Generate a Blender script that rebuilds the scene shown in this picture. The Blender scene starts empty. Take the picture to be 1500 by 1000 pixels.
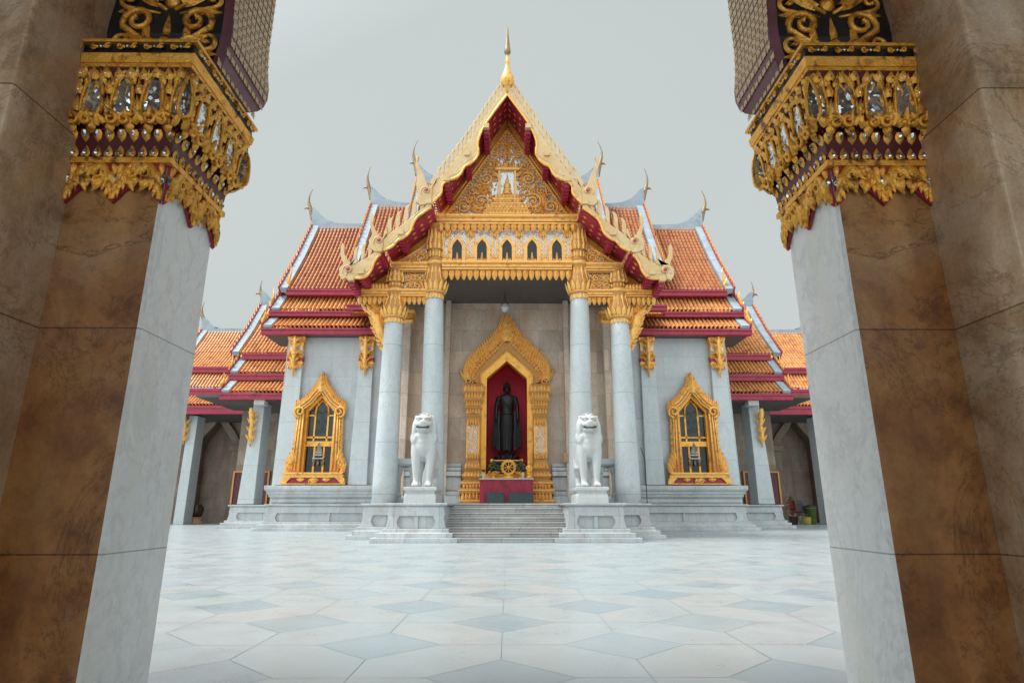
import bpy, bmesh, math, random
from mathutils import Vector, Matrix
from math import sin, cos, pi, radians as rad

random.seed(7)
scene = bpy.context.scene
col = scene.collection

# ------------------------------------------------------------------ camera
FPX, PITCH, YAW = 885.0, rad(15.41), rad(-0.4)
CAM = Vector((0.038, 0.0, 0.9))
cd = bpy.data.cameras.new('camera')
cam = bpy.data.objects.new('camera', cd)
col.objects.link(cam)
cam.location = CAM
cam.rotation_euler = (pi / 2 + PITCH, 0, YAW)
cd.sensor_width = 36.0
cd.lens = FPX / 1500 * 36
cd.clip_start = 0.05
cd.clip_end = 2000
scene.camera = cam
RC = Matrix.Rotation(YAW, 3, 'Z') @ Matrix.Rotation(pi / 2 + PITCH, 3, 'X')

# ------------------------------------------------------------------ light
SUN_EL, SUN_AZ = rad(62), rad(262)      # high, behind and to the left of the camera, through thin cloud
w = bpy.data.worlds.new('World')
scene.world = w
w.use_nodes = True
nt = w.node_tree
bg = nt.nodes['Background']
sky = nt.nodes.new('ShaderNodeTexSky')
sky.sky_type = 'NISHITA'
sky.sun_disc = False
sky.sun_elevation = SUN_EL
sky.sun_rotation = SUN_AZ
sky.dust_density = 4.0
hs = nt.nodes.new('ShaderNodeHueSaturation')
hs.inputs['Saturation'].default_value = 0.35
mx = nt.nodes.new('ShaderNodeMix')
mx.data_type = 'RGBA'
mx.inputs[0].default_value = 0.86
mx.inputs[7].default_value = (4.5, 4.9, 4.85, 1)      # an even veil of thin cloud
nt.links.new(sky.outputs[0], hs.inputs['Color'])
nt.links.new(hs.outputs[0], mx.inputs[6])
tc = nt.nodes.new('ShaderNodeTexCoord')
cl_ = nt.nodes.new('ShaderNodeTexNoise')
cl_.inputs['Scale'].default_value = 1.3
cl_.inputs['Detail'].default_value = 5
cl_.inputs['Distortion'].default_value = 0.6
cr_ = nt.nodes.new('ShaderNodeValToRGB')
cr_.color_ramp.elements[0].position, cr_.color_ramp.elements[0].color = 0.3, (0.99, 1.0, 1.0, 1)
cr_.color_ramp.elements[1].position, cr_.color_ramp.elements[1].color = 0.75, (1.06, 1.06, 1.055, 1)
mu_ = nt.nodes.new('ShaderNodeMix')
mu_.data_type, mu_.blend_type = 'RGBA', 'MULTIPLY'
mu_.inputs[0].default_value = 1.0
nt.links.new(tc.outputs['Generated'], cl_.inputs['Vector'])
nt.links.new(cl_.outputs['Fac'], cr_.inputs[0])
nt.links.new(mx.outputs[2], mu_.inputs[6])
nt.links.new(cr_.outputs[0], mu_.inputs[7])
# glow added to the unseen sky behind the camera, filling facade and interiors
FILL_DIR = (sin(rad(205)) * cos(rad(35)), cos(rad(205)) * cos(rad(35)), sin(rad(35)))
dt_ = nt.nodes.new('ShaderNodeVectorMath')
dt_.operation = 'DOT_PRODUCT'
dt_.inputs[1].default_value = FILL_DIR
nt.links.new(tc.outputs['Generated'], dt_.inputs[0])
mr_ = nt.nodes.new('ShaderNodeMapRange')
mr_.inputs['From Min'].default_value = -0.1
mr_.inputs['From Max'].default_value = 1.0
nt.links.new(dt_.outputs['Value'], mr_.inputs['Value'])
pw_ = nt.nodes.new('ShaderNodeMath')
pw_.operation = 'POWER'
pw_.inputs[1].default_value = 1.0
nt.links.new(mr_.outputs[0], pw_.inputs[0])
ma_ = nt.nodes.new('ShaderNodeMath')
ma_.operation = 'MULTIPLY_ADD'
ma_.inputs[1].default_value = 1.7
ma_.inputs[2].default_value = 1.0
nt.links.new(pw_.outputs[0], ma_.inputs[0])
vs_ = nt.nodes.new('ShaderNodeVectorMath')
vs_.operation = 'SCALE'
nt.links.new(mu_.outputs[2], vs_.inputs[0])
nt.links.new(ma_.outputs[0], vs_.inputs['Scale'])
nt.links.new(vs_.outputs[0], bg.inputs[0])
bg.inputs[1].default_value = 0.10
sl = bpy.data.lights.new('sun', 'SUN')
sl.energy = 2.7
sl.angle = rad(20)
sl.color = (1.0, 0.985, 0.955)
sun = bpy.data.objects.new('sun', sl)
col.objects.link(sun)
sdir = Vector((sin(SUN_AZ) * cos(SUN_EL), cos(SUN_AZ) * cos(SUN_EL), sin(SUN_EL)))
sun.rotation_euler = sdir.to_track_quat('Z', 'Y').to_euler()
sun.location = (0, 0, 60)
scene.view_settings.view_transform = 'Standard'
scene.view_settings.look = 'None'
scene.view_settings.exposure = 0.38
scene.view_settings.gamma = 1.0


def at(px, py, Y):
    d = RC @ Vector(((px - 750) / FPX, (500 - py) / FPX, -1))
    return CAM + d * ((Y - CAM.y) / d.y)


def AX(px, py, Y):
    """distance from the temple's axis (the temple is symmetrical)"""
    return abs(at(px, py, Y).x)


def AZ(py, Y, px=742):
    return at(px, py, Y).z


# ------------------------------------------------------------------ materials
def nmat(name, rough=0.5, metal=0.0):
    m = bpy.data.materials.new(name)
    m.use_nodes = True
    b = m.node_tree.nodes['Principled BSDF']
    b.inputs['Roughness'].default_value = rough
    b.inputs['Metallic'].default_value = metal
    return m, m.node_tree, b


def N(t, kind, **kw):
    n = t.nodes.new(kind)
    for k, v in kw.items():
        setattr(n, k, v)
    return n


def noise(t, vec, scale, detail=6.0, dist=0.0, rough=0.55):
    n = N(t, 'ShaderNodeTexNoise')
    n.inputs['Scale'].default_value = scale
    n.inputs['Detail'].default_value = detail
    n.inputs['Distortion'].default_value = dist
    n.inputs['Roughness'].default_value = rough
    if vec is not None:
        t.links.new(vec, n.inputs['Vector'])
    return n.outputs['Fac']


def ramp(t, fac, stops, interp='LINEAR'):
    r = N(t, 'ShaderNodeValToRGB')
    r.color_ramp.interpolation = interp
    while len(r.color_ramp.elements) < len(stops):
        r.color_ramp.elements.new(0.5)
    for e, (p, c) in zip(r.color_ramp.elements, stops):
        e.position = p
        e.color = (*c, 1) if len(c) == 3 else c
    t.links.new(fac, r.inputs[0])
    return r.outputs[0]


def mixc(t, a, b, fac, mode='MIX'):
    m = N(t, 'ShaderNodeMix', data_type='RGBA', blend_type=mode)
    for s, v in ((0, fac), (6, a), (7, b)):
        if isinstance(v, (int, float)):
            m.inputs[s].default_value = v
        elif isinstance(v, tuple):
            m.inputs[s].default_value = (*v, 1)
        else:
            t.links.new(v, m.inputs[s])
    return m.outputs[2]


def coords(t):
    return N(t, 'ShaderNodeTexCoord').outputs['Object']


def bump(t, b, h, strength=0.3, dist=0.02):
    n = N(t, 'ShaderNodeBump')
    n.inputs['Strength'].default_value = strength
    n.inputs['Distance'].default_value = dist
    t.links.new(h, n.inputs['Height'])
    t.links.new(n.outputs[0], b.inputs['Normal'])


def wallvec(t, c, off=(0, 0)):
    """(x + y, z) so blocks run round the corners of upright faces"""
    s = N(t, 'ShaderNodeSeparateXYZ')
    t.links.new(c, s.inputs[0])
    a = N(t, 'ShaderNodeMath', operation='ADD')
    t.links.new(s.outputs[0], a.inputs[0])
    t.links.new(s.outputs[1], a.inputs[1])
    k = N(t, 'ShaderNodeCombineXYZ')
    t.links.new(a.outputs[0], k.inputs[0])
    t.links.new(s.outputs[2], k.inputs[1])
    mp = N(t, 'ShaderNodeMapping')
    mp.inputs['Location'].default_value = (off[0], off[1], 0)
    t.links.new(k.outputs[0], mp.inputs[0])
    return mp.outputs[0]


def marble(name, c1, c2, vein, blk=None, off=(0, 0), rough=0.38, vary=0.10, stain=None, vamt=0.6, mort=0.006, mcol=0.55, sc=1.0):
    m, t, b = nmat(name, rough)
    c = coords(t)
    mp = N(t, 'ShaderNodeMapping')
    mp.inputs['Rotation'].default_value = (0.3, 0.5, 0.2)
    mp.inputs['Scale'].default_value = (1, 1, 0.55)
    t.links.new(c, mp.inputs[0])
    v = mp.outputs[0]
    base = ramp(t, noise(t, v, 0.9 * sc, 8, 1.2), [(0.3, c1), (0.72, c2)])
    vn = noise(t, v, 1.6 * sc, 9, 2.4, 0.62)
    vm = ramp(t, vn, [(0.455, (0, 0, 0)), (0.5, (1, 1, 1)), (0.53, (0, 0, 0))])
    vm2 = mixc(t, (0, 0, 0), vm, noise(t, v, 0.7 * sc, 3), 'MIX')
    mul = N(t, 'ShaderNodeMath', operation='MULTIPLY')
    t.links.new(vm2, mul.inputs[0])
    mul.inputs[1].default_value = vamt
    out = mixc(t, base, vein, mul.outputs[0])
    fine = ramp(t, noise(t, c, 38, 4), [(0.3, (0.93,) * 3), (0.7, (1.05,) * 3)])
    out = mixc(t, out, fine, 1.0, 'MULTIPLY')
    if stain:
        sm = N(t, 'ShaderNodeMapping')
        sm.inputs['Scale'].default_value = (2.2, 2.2, 0.45)
        t.links.new(c, sm.inputs[0])
        sf = ramp(t, noise(t, sm.outputs[0], 0.9 * sc, 7, 0.6), [(0.48, (0, 0, 0)), (0.75, (1, 1, 1))])
        out = mixc(t, out, stain, sf)
    if blk:
        br = N(t, 'ShaderNodeTexBrick')
        br.inputs['Scale'].default_value = 1.0
        br.inputs['Brick Width'].default_value = blk[0]
        br.inputs['Row Height'].default_value = blk[1]
        br.inputs['Mortar Size'].default_value = mort
        br.inputs['Mortar Smooth'].default_value = 0.2
        br.inputs['Color1'].default_value = (1 - vary,) * 3 + (1,)
        br.inputs['Color2'].default_value = (1 + vary * 0.4, 1 + vary * 0.35, 1 + vary * 0.25, 1)
        br.inputs['Mortar'].default_value = (mcol, mcol * 0.95, mcol * 0.9, 1)
        t.links.new(wallvec(t, c, off), br.inputs['Vector'])
        out = mixc(t, out, br.outputs['Color'], 1.0, 'MULTIPLY')
    t.links.new(out, b.inputs['Base Color'])
    rr = ramp(t, noise(t, c, 5, 4), [(0.3, (rough * 0.8,) * 3), (0.8, (min(1, rough * 1.4),) * 3)])
    t.links.new(rr, b.inputs['Roughness'])
    return m


def paint(name, c1, c2=None, rough=0.5, metal=0.0, scale=6, bmp=0.0, dirt=None, dscale=3, dlo=0.55, dhi=0.7):
    m, t, b = nmat(name, rough, metal)
    c = coords(t)
    out = ramp(t, noise(t, c, scale, 6), [(0.3, c1), (0.7, c2 or c1)])
    if dirt:
        d = ramp(t, noise(t, c, dscale, 8, 0.8), [(dlo, (0, 0, 0)), (dhi, (1, 1, 1))])
        out = mixc(t, out, dirt, d)
    t.links.new(out, b.inputs['Base Color'])
    if bmp:
        bump(t, b, noise(t, c, scale * 4, 5), bmp, 0.02)
    return m


M = {}
M['marble'] = marble('white_marble_blocks', (0.455, 0.50, 0.525), (0.55, 0.58, 0.595), (0.30, 0.335, 0.36), (1.9, 0.95), rough=0.42, vary=0.12, mcol=0.68, stain=(0.47, 0.455, 0.435))
M['marble_plain'] = marble('white_marble', (0.49, 0.545, 0.57), (0.58, 0.62, 0.635), (0.34, 0.375, 0.40), (60, 1.62), (30, 0.3), rough=0.4, vary=0.03, mort=0.008, mcol=0.6, vamt=0.7, stain=(0.51, 0.52, 0.515))
M['marble_base'] = marble('weathered_marble', (0.47, 0.51, 0.53), (0.60, 0.625, 0.635), (0.29, 0.30, 0.31), (1.25, 4.0), (0.3, 1.0), rough=0.5, vary=0.12, stain=(0.42, 0.41, 0.40), mcol=0.5)
M['marble_steps'] = marble('worn_step_marble', (0.50, 0.52, 0.53), (0.64, 0.645, 0.645), (0.26, 0.25, 0.24), (1.1, 0.131), (0.3, 0.0), rough=0.5, vary=0.16, stain=(0.50, 0.48, 0.455), mcol=0.4, mort=0.008)
M['marble_wall'] = marble('porch_wall_marble', (0.56, 0.44, 0.35), (0.70, 0.60, 0.51), (0.28, 0.18, 0.12), (1.5, 0.86), (0.2, 0.1), rough=0.42, vary=0.24, stain=(0.55, 0.37, 0.26), mcol=0.5)  # warm bounce from the gilding is put into the stone colour
M['marble_gallery'] = marble('gallery_wall_marble', (0.20, 0.145, 0.105), (0.34, 0.265, 0.205), (0.12, 0.08, 0.055), (1.3, 0.8), rough=0.5, vary=0.25, stain=(0.20, 0.115, 0.07), mcol=0.5)  # stone darkened to stand in for shade under the deep roofs
M['lion'] = marble('carved_white_marble', (0.50, 0.53, 0.535), (0.59, 0.61, 0.61), (0.42, 0.41, 0.39), None, rough=0.5, vamt=0.3, stain=(0.46, 0.42, 0.375))
M['pillar_white'] = marble('pale_pillar_marble', (0.82, 0.84, 0.845), (0.90, 0.90, 0.89), (0.50, 0.52, 0.53), (9, 0.95), (4, 0.23), rough=0.3, vary=0.03, stain=(0.82, 0.79, 0.73), vamt=0.7, mort=0.003, mcol=0.45, sc=1.6)


def shaded_stone(name, cols, dark, blk, off, rough=0.34):  # mottled marble with the brown of its shade put into the colour
    m, t, b = nmat(name, rough)
    c = coords(t)
    o = ramp(t, noise(t, c, 2.3, 12, 0.35, 0.66), [(0.30, cols[0]), (0.46, cols[1]), (0.56, cols[2]), (0.70, cols[3])])
    gp_ = ramp(t, noise(t, c, 1.1, 8, 0.6, 0.6), [(0.5, (0, 0, 0)), (0.68, (0.55,) * 3)])
    o = mixc(t, o, (cols[3][0] * 0.8, cols[3][0] * 0.66, cols[3][0] * 0.52), gp_)
    o = mixc(t, o, dark, ramp(t, noise(t, c, 4.2, 9, 0.3, 0.68), [(0.52, (0, 0, 0)), (0.72, (0.8,) * 3)]))
    mp = N(t, 'ShaderNodeMapping')
    mp.inputs['Scale'].default_value = (7, 7, 0.7)
    t.links.new(c, mp.inputs[0])
    o = mixc(t, o, ramp(t, noise(t, mp.outputs[0], 1.0, 6, 0.2), [(0.3, (0.80,) * 3), (0.7, (1.14,) * 3)]), 1.0, 'MULTIPLY')
    hv = ramp(t, noise(t, c, 1.15, 12, 0.9, 0.7), [(0.492, (0, 0, 0)), (0.5, (0.75,) * 3), (0.508, (0, 0, 0))])
    o = mixc(t, o, dark, hv)
    o = mixc(t, o, ramp(t, noise(t, c, 70, 4), [(0.3, (0.88,) * 3), (0.7, (1.1,) * 3)]), 1.0, 'MULTIPLY')
    br = N(t, 'ShaderNodeTexBrick')
    for k, v in (('Scale', 1.0), ('Brick Width', blk[0]), ('Row Height', blk[1]), ('Mortar Size', 0.004), ('Mortar Smooth', 0.3)):
        br.inputs[k].default_value = v
    br.inputs['Color1'].default_value = (0.9, 0.9, 0.9, 1)
    br.inputs['Color2'].default_value = (1.06, 1.05, 1.04, 1)
    br.inputs['Mortar'].default_value = (0.35, 0.3, 0.26, 1)
    t.links.new(wallvec(t, c, off), br.inputs['Vector'])
    o = mixc(t, o, br.outputs['Color'], 1.0, 'MULTIPLY')
    t.links.new(o, b.inputs['Base Color'])
    t.links.new(ramp(t, noise(t, c, 6, 5), [(0.3, (rough * 0.75,) * 3), (0.8, (rough * 1.5,) * 3)]), b.inputs['Roughness'])
    bump(t, b, noise(t, c, 25, 6), 0.12, 0.01)
    return m


def floor_mat(name, c1, c2, tint):
    m, t, b = nmat(name, 0.34)
    c = coords(t)
    o = ramp(t, noise(t, c, 1.1, 6, 0.8), [(0.3, c1), (0.7, c2)])
    sp = ramp(t, noise(t, c, 160, 3), [(0.35, (0.86,) * 3), (0.65, (1.08,) * 3)])
    o = mixc(t, o, sp, 1.0, 'MULTIPLY')
    pt = ramp(t, noise(t, c, 0.35, 4, 0.5), [(0.45, (0, 0, 0)), (0.7, (0.6,) * 3)])
    o = mixc(t, o, tint, pt)
    t.links.new(o, b.inputs['Base Color'])
    b.inputs['Specular IOR Level'].default_value = 0.28
    t.links.new(ramp(t, noise(t, c, 2.5, 5), [(0.3, (0.24,) * 3), (0.75, (0.44,) * 3)]), b.inputs['Roughness'])
    return m


M['pillar_shade'] = shaded_stone('shade_brown_mottled_marble', [(0.18, 0.06, 0.016), (0.30, 0.12, 0.035), (0.37, 0.17, 0.055), (0.48, 0.26, 0.10)], (0.08, 0.034, 0.013), (9, 0.95), (4, 0.23))  # shade on the inside pillar faces, painted as brown
M['pillar_half_shade'] = shaded_stone('shade_tan_mottled_marble', [(0.44, 0.25, 0.13), (0.60, 0.385, 0.22), (0.70, 0.51, 0.34), (0.82, 0.66, 0.50)], (0.28, 0.17, 0.10), (9, 0.95), (4, 0.23))  # lighter brown stands in for the opening's light on the pier
M['floor_a'] = floor_mat('white_paving', (0.375, 0.425, 0.445), (0.42, 0.465, 0.475), (0.36, 0.41, 0.43))
M['floor_b'] = floor_mat('warm_white_paving', (0.39, 0.425, 0.435), (0.43, 0.455, 0.46), (0.375, 0.41, 0.425))
M['floor_c'] = floor_mat('cool_white_paving', (0.36, 0.415, 0.435), (0.405, 0.455, 0.47), (0.35, 0.40, 0.425))
M['floor_d'] = floor_mat('blue_grey_paving', (0.30, 0.365, 0.395), (0.355, 0.415, 0.44), (0.315, 0.38, 0.405))
M['floor_e'] = floor_mat('pale_blue_paving', (0.335, 0.395, 0.42), (0.385, 0.44, 0.455), (0.34, 0.40, 0.42))
M['joint'] = paint('paving_joint', (0.38, 0.40, 0.41), (0.5, 0.53, 0.54), 0.8)

M['gold'] = paint('gilded_carving', (0.86, 0.40, 0.065), (0.92, 0.55, 0.16), 0.38, 0.25, 9, 0.25, dirt=(0.30, 0.12, 0.035), dscale=7, dlo=0.54, dhi=0.70)
M['gold_light'] = paint('bright_gilding', (0.88, 0.42, 0.075), (0.93, 0.56, 0.18), 0.4, 0.15, 9, 0.2, dirt=(0.36, 0.15, 0.045), dscale=7, dlo=0.57, dhi=0.72)
M['gold_flat'] = paint('gilded_board', (0.88, 0.40, 0.045), (0.93, 0.51, 0.10), 0.36, 0.3, 4, 0.1, dirt=(0.5, 0.2, 0.04), dscale=2.5)
M['gold_near'] = paint('old_gilding', (0.90, 0.38, 0.035), (0.97, 0.56, 0.11), 0.32, 0.5, 22, 0.35, dirt=(0.2, 0.07, 0.02), dscale=16, dlo=0.52, dhi=0.68)
M['gold_deep'] = paint('red_lacquer_under_gilding', (0.46, 0.20, 0.05), (0.60, 0.30, 0.085), 0.45, 0.2, 14, 0.2)
M['chofa'] = paint('silhouetted_bronze_gilding', (0.22, 0.15, 0.08), (0.34, 0.24, 0.12), 0.45, 0.3, 4)  # gilding darkened as a silhouette against the bright sky
M['lattice'] = paint('purple_lacquer', (0.15, 0.055, 0.075), (0.22, 0.09, 0.11), 0.4)
M['cream'] = paint('pale_gilded_board', (0.58, 0.39, 0.18), (0.67, 0.50, 0.28), 0.42, 0.15, 3, 0.1, dirt=(0.6, 0.36, 0.15), dscale=2.2)
M['maroon'] = paint('maroon_paint', (0.33, 0.018, 0.05), (0.41, 0.032, 0.075), 0.42, 0, 5, 0, dirt=(0.2, 0.014, 0.03), dscale=3)
M['maroon_dk'] = paint('dark_maroon_lacquer', (0.07, 0.006, 0.014), (0.11, 0.01, 0.02), 0.4)
M['black'] = paint('black_lacquer', (0.010, 0.010, 0.013), (0.022, 0.02, 0.022), 0.35)
M['bronze'] = paint('black_bronze', (0.008, 0.010, 0.013), (0.018, 0.02, 0.024), 0.38, 0.3, 5)
M['niche_red'] = paint('crimson_wall', (0.50, 0.006, 0.03), (0.60, 0.012, 0.045), 0.55, 0, 2)
M['ridge'] = paint('blue_grey_ridge_mortar', (0.27, 0.335, 0.39), (0.38, 0.45, 0.50), 0.7, 0, 2.5, 0.1, dirt=(0.24, 0.26, 0.28), dscale=4, dlo=0.58, dhi=0.75)
M['dark_ceil'] = paint('dark_timber_ceiling', (0.07, 0.06, 0.055), (0.10, 0.09, 0.08), 0.6)
M['pane_dark'] = paint('dark_green_glass', (0.012, 0.022, 0.022), (0.03, 0.045, 0.04), 0.08, 0, 3)
M['pane_black'] = paint('dark_opening', (0.006, 0.006, 0.008), (0.012, 0.012, 0.014), 0.15)
M['white_plastic'] = paint('pale_grey_housing', (0.5, 0.5, 0.48), (0.56, 0.56, 0.54), 0.45)
M['wood'] = paint('pale_wood', (0.42, 0.27, 0.14), (0.5, 0.34, 0.19), 0.6)
M['leaf'] = paint('dark_leaf', (0.02, 0.05, 0.015), (0.05, 0.10, 0.03), 0.6)
M['red_flower'] = paint('red_petal', (0.22, 0.008, 0.012), (0.30, 0.015, 0.025), 0.6)
M['orange_flower'] = paint('marigold', (0.7, 0.25, 0.02), (0.75, 0.36, 0.05), 0.7)
M['yellow'] = paint('yellow_glaze', (0.30, 0.23, 0.03), (0.36, 0.28, 0.05), 0.5)
M['lime'] = paint('green_plastic', (0.05, 0.075, 0.015), (0.08, 0.105, 0.02), 0.5)
M['jar'] = paint('brown_glazed_jar', (0.03, 0.016, 0.010), (0.05, 0.026, 0.014), 0.35)
M['plaque'] = paint('dark_green_stone', (0.02, 0.045, 0.05), (0.04, 0.07, 0.075), 0.4, 0, 8)
M['lampglass'] = paint('milky_glass', (0.5, 0.5, 0.48), (0.6, 0.6, 0.57), 0.15)
M['steel'] = paint('dull_steel', (0.3, 0.3, 0.3), (0.4, 0.4, 0.4), 0.35, 0.8)


def roof_mat(name, a, b_, dk):
    m, t, b = nmat(name, 0.42)
    c = coords(t)
    mp = N(t, 'ShaderNodeMapping')
    mp.inputs['Scale'].default_value = (1 / 0.27, 1 / 0.27, 1 / 0.27)
    t.links.new(c, mp.inputs[0])
    wn = N(t, 'ShaderNodeTexVoronoi')
    wn.inputs['Scale'].default_value = 1.0
    t.links.new(mp.outputs[0], wn.inputs['Vector'])
    sep = N(t, 'ShaderNodeSeparateColor')
    t.links.new(wn.outputs['Color'], sep.inputs[0])
    o = ramp(t, sep.outputs[0], [(0.0, a), (0.55, b_), (1.0, dk)])
    o = mixc(t, o, (0.30, 0.13, 0.07), ramp(t, noise(t, c, 0.8, 7, 0.7), [(0.5, (0, 0, 0)), (0.8, (0.7,) * 3)]))
    t.links.new(o, b.inputs['Base Color'])
    return m


M['tile'] = roof_mat('orange_glazed_tiles', (0.43, 0.155, 0.06), (0.50, 0.205, 0.08), (0.33, 0.10, 0.045))
M['tile_low'] = roof_mat('amber_glazed_tiles', (0.62, 0.27, 0.085), (0.70, 0.35, 0.125), (0.48, 0.18, 0.06))


def mosaic(name, c1, c2, c3, scale, rough=0.16, metal=0.3):
    m, t, b = nmat(name, rough, metal)
    c = coords(t)
    vo = N(t, 'ShaderNodeTexVoronoi')
    vo.inputs['Scale'].default_value = scale
    t.links.new(c, vo.inputs['Vector'])
    sep = N(t, 'ShaderNodeSeparateColor')
    t.links.new(vo.outputs['Color'], sep.inputs[0])
    o = ramp(t, sep.outputs[0], [(0, c1), (0.6, c2), (1, c3)])
    t.links.new(o, b.inputs['Base Color'])
    # each chip of glass lies at its own slight angle
    vm = N(t, 'ShaderNodeVectorMath', operation='SUBTRACT')
    t.links.new(vo.outputs['Color'], vm.inputs[0])
    vm.inputs[1].default_value = (0.5, 0.5, 0.5)
    vs = N(t, 'ShaderNodeVectorMath', operation='SCALE')
    vs.inputs['Scale'].default_value = 0.35
    t.links.new(vm.outputs[0], vs.inputs[0])
    ge = N(t, 'ShaderNodeNewGeometry')
    va = N(t, 'ShaderNodeVectorMath', operation='ADD')
    t.links.new(ge.outputs['Normal'], va.inputs[0])
    t.links.new(vs.outputs[0], va.inputs[1])
    vn = N(t, 'ShaderNodeVectorMath', operation='NORMALIZE')
    t.links.new(va.outputs[0], vn.inputs[0])
    t.links.new(vn.outputs[0], b.inputs['Normal'])
    return m


M['mosaic'] = mosaic('silver_glass_mosaic', (0.48, 0.58, 0.63), (0.66, 0.73, 0.76), (0.85, 0.87, 0.86), 24)
M['mosaic_near'] = mosaic('mirror_glass_mosaic', (0.42, 0.48, 0.51), (0.66, 0.72, 0.74), (0.88, 0.9, 0.9), 60, 0.14, 0.88)

# ------------------------------------------------------------------ mesh helpers
class MB:
    def __init__(s):
        s.v, s.f, s.m, s.s = [], [], [], []

    def add(s, vs, fs, mat=0, smooth=False):
        o = len(s.v)
        s.v.extend([tuple(x) for x in vs])
        for f in fs:
            s.f.append(tuple(i + o for i in f))
            s.m.append(mat)
            s.s.append(smooth)
        return s

    def box(s, x0, x1, y0, y1, z0, z1, mat=0):
        v = [(x, y, z) for z in (z0, z1) for y in (y0, y1) for x in (x0, x1)]
        return s.add(v, [(0, 2, 3, 1), (4, 5, 7, 6), (0, 1, 5, 4), (2, 6, 7, 3), (0, 4, 6, 2), (1, 3, 7, 5)], mat)

    def mbox(s, T, a0, a1, b0, b1, c0, c1, mat=0):
        v = [T @ Vector((a, b, c)) for c in (c0, c1) for b in (b0, b1) for a in (a0, a1)]
        return s.add(v, [(0, 2, 3, 1), (4, 5, 7, 6), (0, 1, 5, 4), (2, 6, 7, 3), (0, 4, 6, 2), (1, 3, 7, 5)], mat)

    def prism(s, poly, T, d0, d1, mat=0, side=None):
        """poly in the (a, b) plane of T, extruded along its third axis"""
        n = len(poly)
        v = [T @ Vector((a, b, d0)) for a, b in poly] + [T @ Vector((a, b, d1)) for a, b in poly]
        s.add(v, [tuple(range(n)), tuple(range(2 * n - 1, n - 1, -1))], mat)
        o = len(s.v) - 2 * n
        for i in range(n):
            j = (i + 1) % n
            s.f.append((o + i, o + j, o + n + j, o + n + i))
            s.m.append(mat if side is None else side)
            s.s.append(False)
        return s

    def loops(s, L, mat=0, smooth=False, cap=True):
        n = len(L[0])
        v = [p for lp in L for p in lp]
        fs = []
        for k in range(len(L) - 1):
            for i in range(n):
                j = (i + 1) % n
                fs.append((k * n + i, k * n + j, (k + 1) * n + j, (k + 1) * n + i))
        if cap:
            fs.append(tuple(range(n - 1, -1, -1)))
            fs.append(tuple((len(L) - 1) * n + i for i in range(n)))
        return s.add(v, fs, mat, smooth)

    def mould(s, x0, x1, y0, y1, prof, mat=0):
        """rectangular block whose outline steps out by prof = [(offset, z), ...]"""
        L = [[(x0 - o, y0 - o, z), (x1 + o, y0 - o, z), (x1 + o, y1 + o, z), (x0 - o, y1 + o, z)] for o, z in prof]
        return s.loops(L, mat)

    def lathe(s, prof, c=(0, 0, 0), seg=20, mat=0, sx=1, sy=1, smooth=True, T=None):
        L = []
        for r, z in prof:
            lp = [Vector((r * sx * cos(2 * pi * i / seg), r * sy * sin(2 * pi * i / seg), z)) for i in range(seg)]
            L.append([(T @ p) if T else p + Vector(c) for p in lp])
        return s.loops(L, mat, smooth)

    def tube(s, pts, rad_, seg=6, mat=0, flat=1.0, up=None, smooth=True):
        pts = [Vector(p) for p in pts]
        n = len(pts)
        if not isinstance(rad_, (list, tuple)):
            rad_ = [rad_] * n
        L = []
        ref = Vector(up) if up else Vector((0.13, 0.9, 0.2))
        for i in range(n):
            t = (pts[min(i + 1, n - 1)] - pts[max(i - 1, 0)])
            if t.length < 1e-9:
                t = Vector((0, 0, 1))
            t.normalize()
            a = ref - t * ref.dot(t)
            if a.length < 1e-4:
                a = Vector((1, 0, 0)) - t * t.x
            a.normalize()
            b = t.cross(a)
            r = max(rad_[i], 1e-4)
            L.append([pts[i] + a * (r * flat * cos(2 * pi * k / seg)) + b * (r * sin(2 * pi * k / seg)) for k in range(seg)])
        return s.loops(L, mat, smooth)

    def ell(s, c, r, mat=0, seg=14, rings=9, rot=None):
        L = []
        for i in range(rings + 1):
            a = -pi / 2 + pi * i / rings
            rr = max(cos(a), 0.02)
            lp = []
            for k in range(seg):
                p = Vector((r[0] * rr * cos(2 * pi * k / seg), r[1] * rr * sin(2 * pi * k / seg), r[2] * sin(a)))
                if rot:
                    p = rot @ p
                lp.append(p + Vector(c))
            L.append(lp)
        return s.loops(L, mat, True)

    def leaf(s, T, w, h, d=None, curl=0.0, mat=0, prof=(0.7, 1, 0.85, 0.5, 0.0), back=False, tip=0.0):
        """petal or flame: base at T's origin, pointing along b, raised along c"""
        d = w * 0.3 if d is None else d
        n = len(prof)
        v, f = [], []
        for i, p in enumerate(prof):
            t = i / (n - 1)
            c = curl * t * t
            lift = tip * t * t
            v += [T @ Vector((c - w / 2 * p, t * h, lift)), T @ Vector((c, t * h, d * (0.35 + 0.65 * p) + lift)), T @ Vector((c + w / 2 * p, t * h, lift))]
            if back:
                v.append(T @ Vector((c, t * h, -d * (0.35 + 0.65 * p) + lift)))
        k = 4 if back else 3
        for i in range(n - 1):
            a, b = i * k, (i + 1) * k
            f += [(a, a + 1, b + 1, b), (a + 1, a + 2, b + 2, b + 1)]
            if back:
                f += [(a + 2, a + 3, b + 3, b + 2), (a + 3, a, b, b + 3)]
        return s.add(v, f, mat, getattr(s, 'soft', False))

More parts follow.
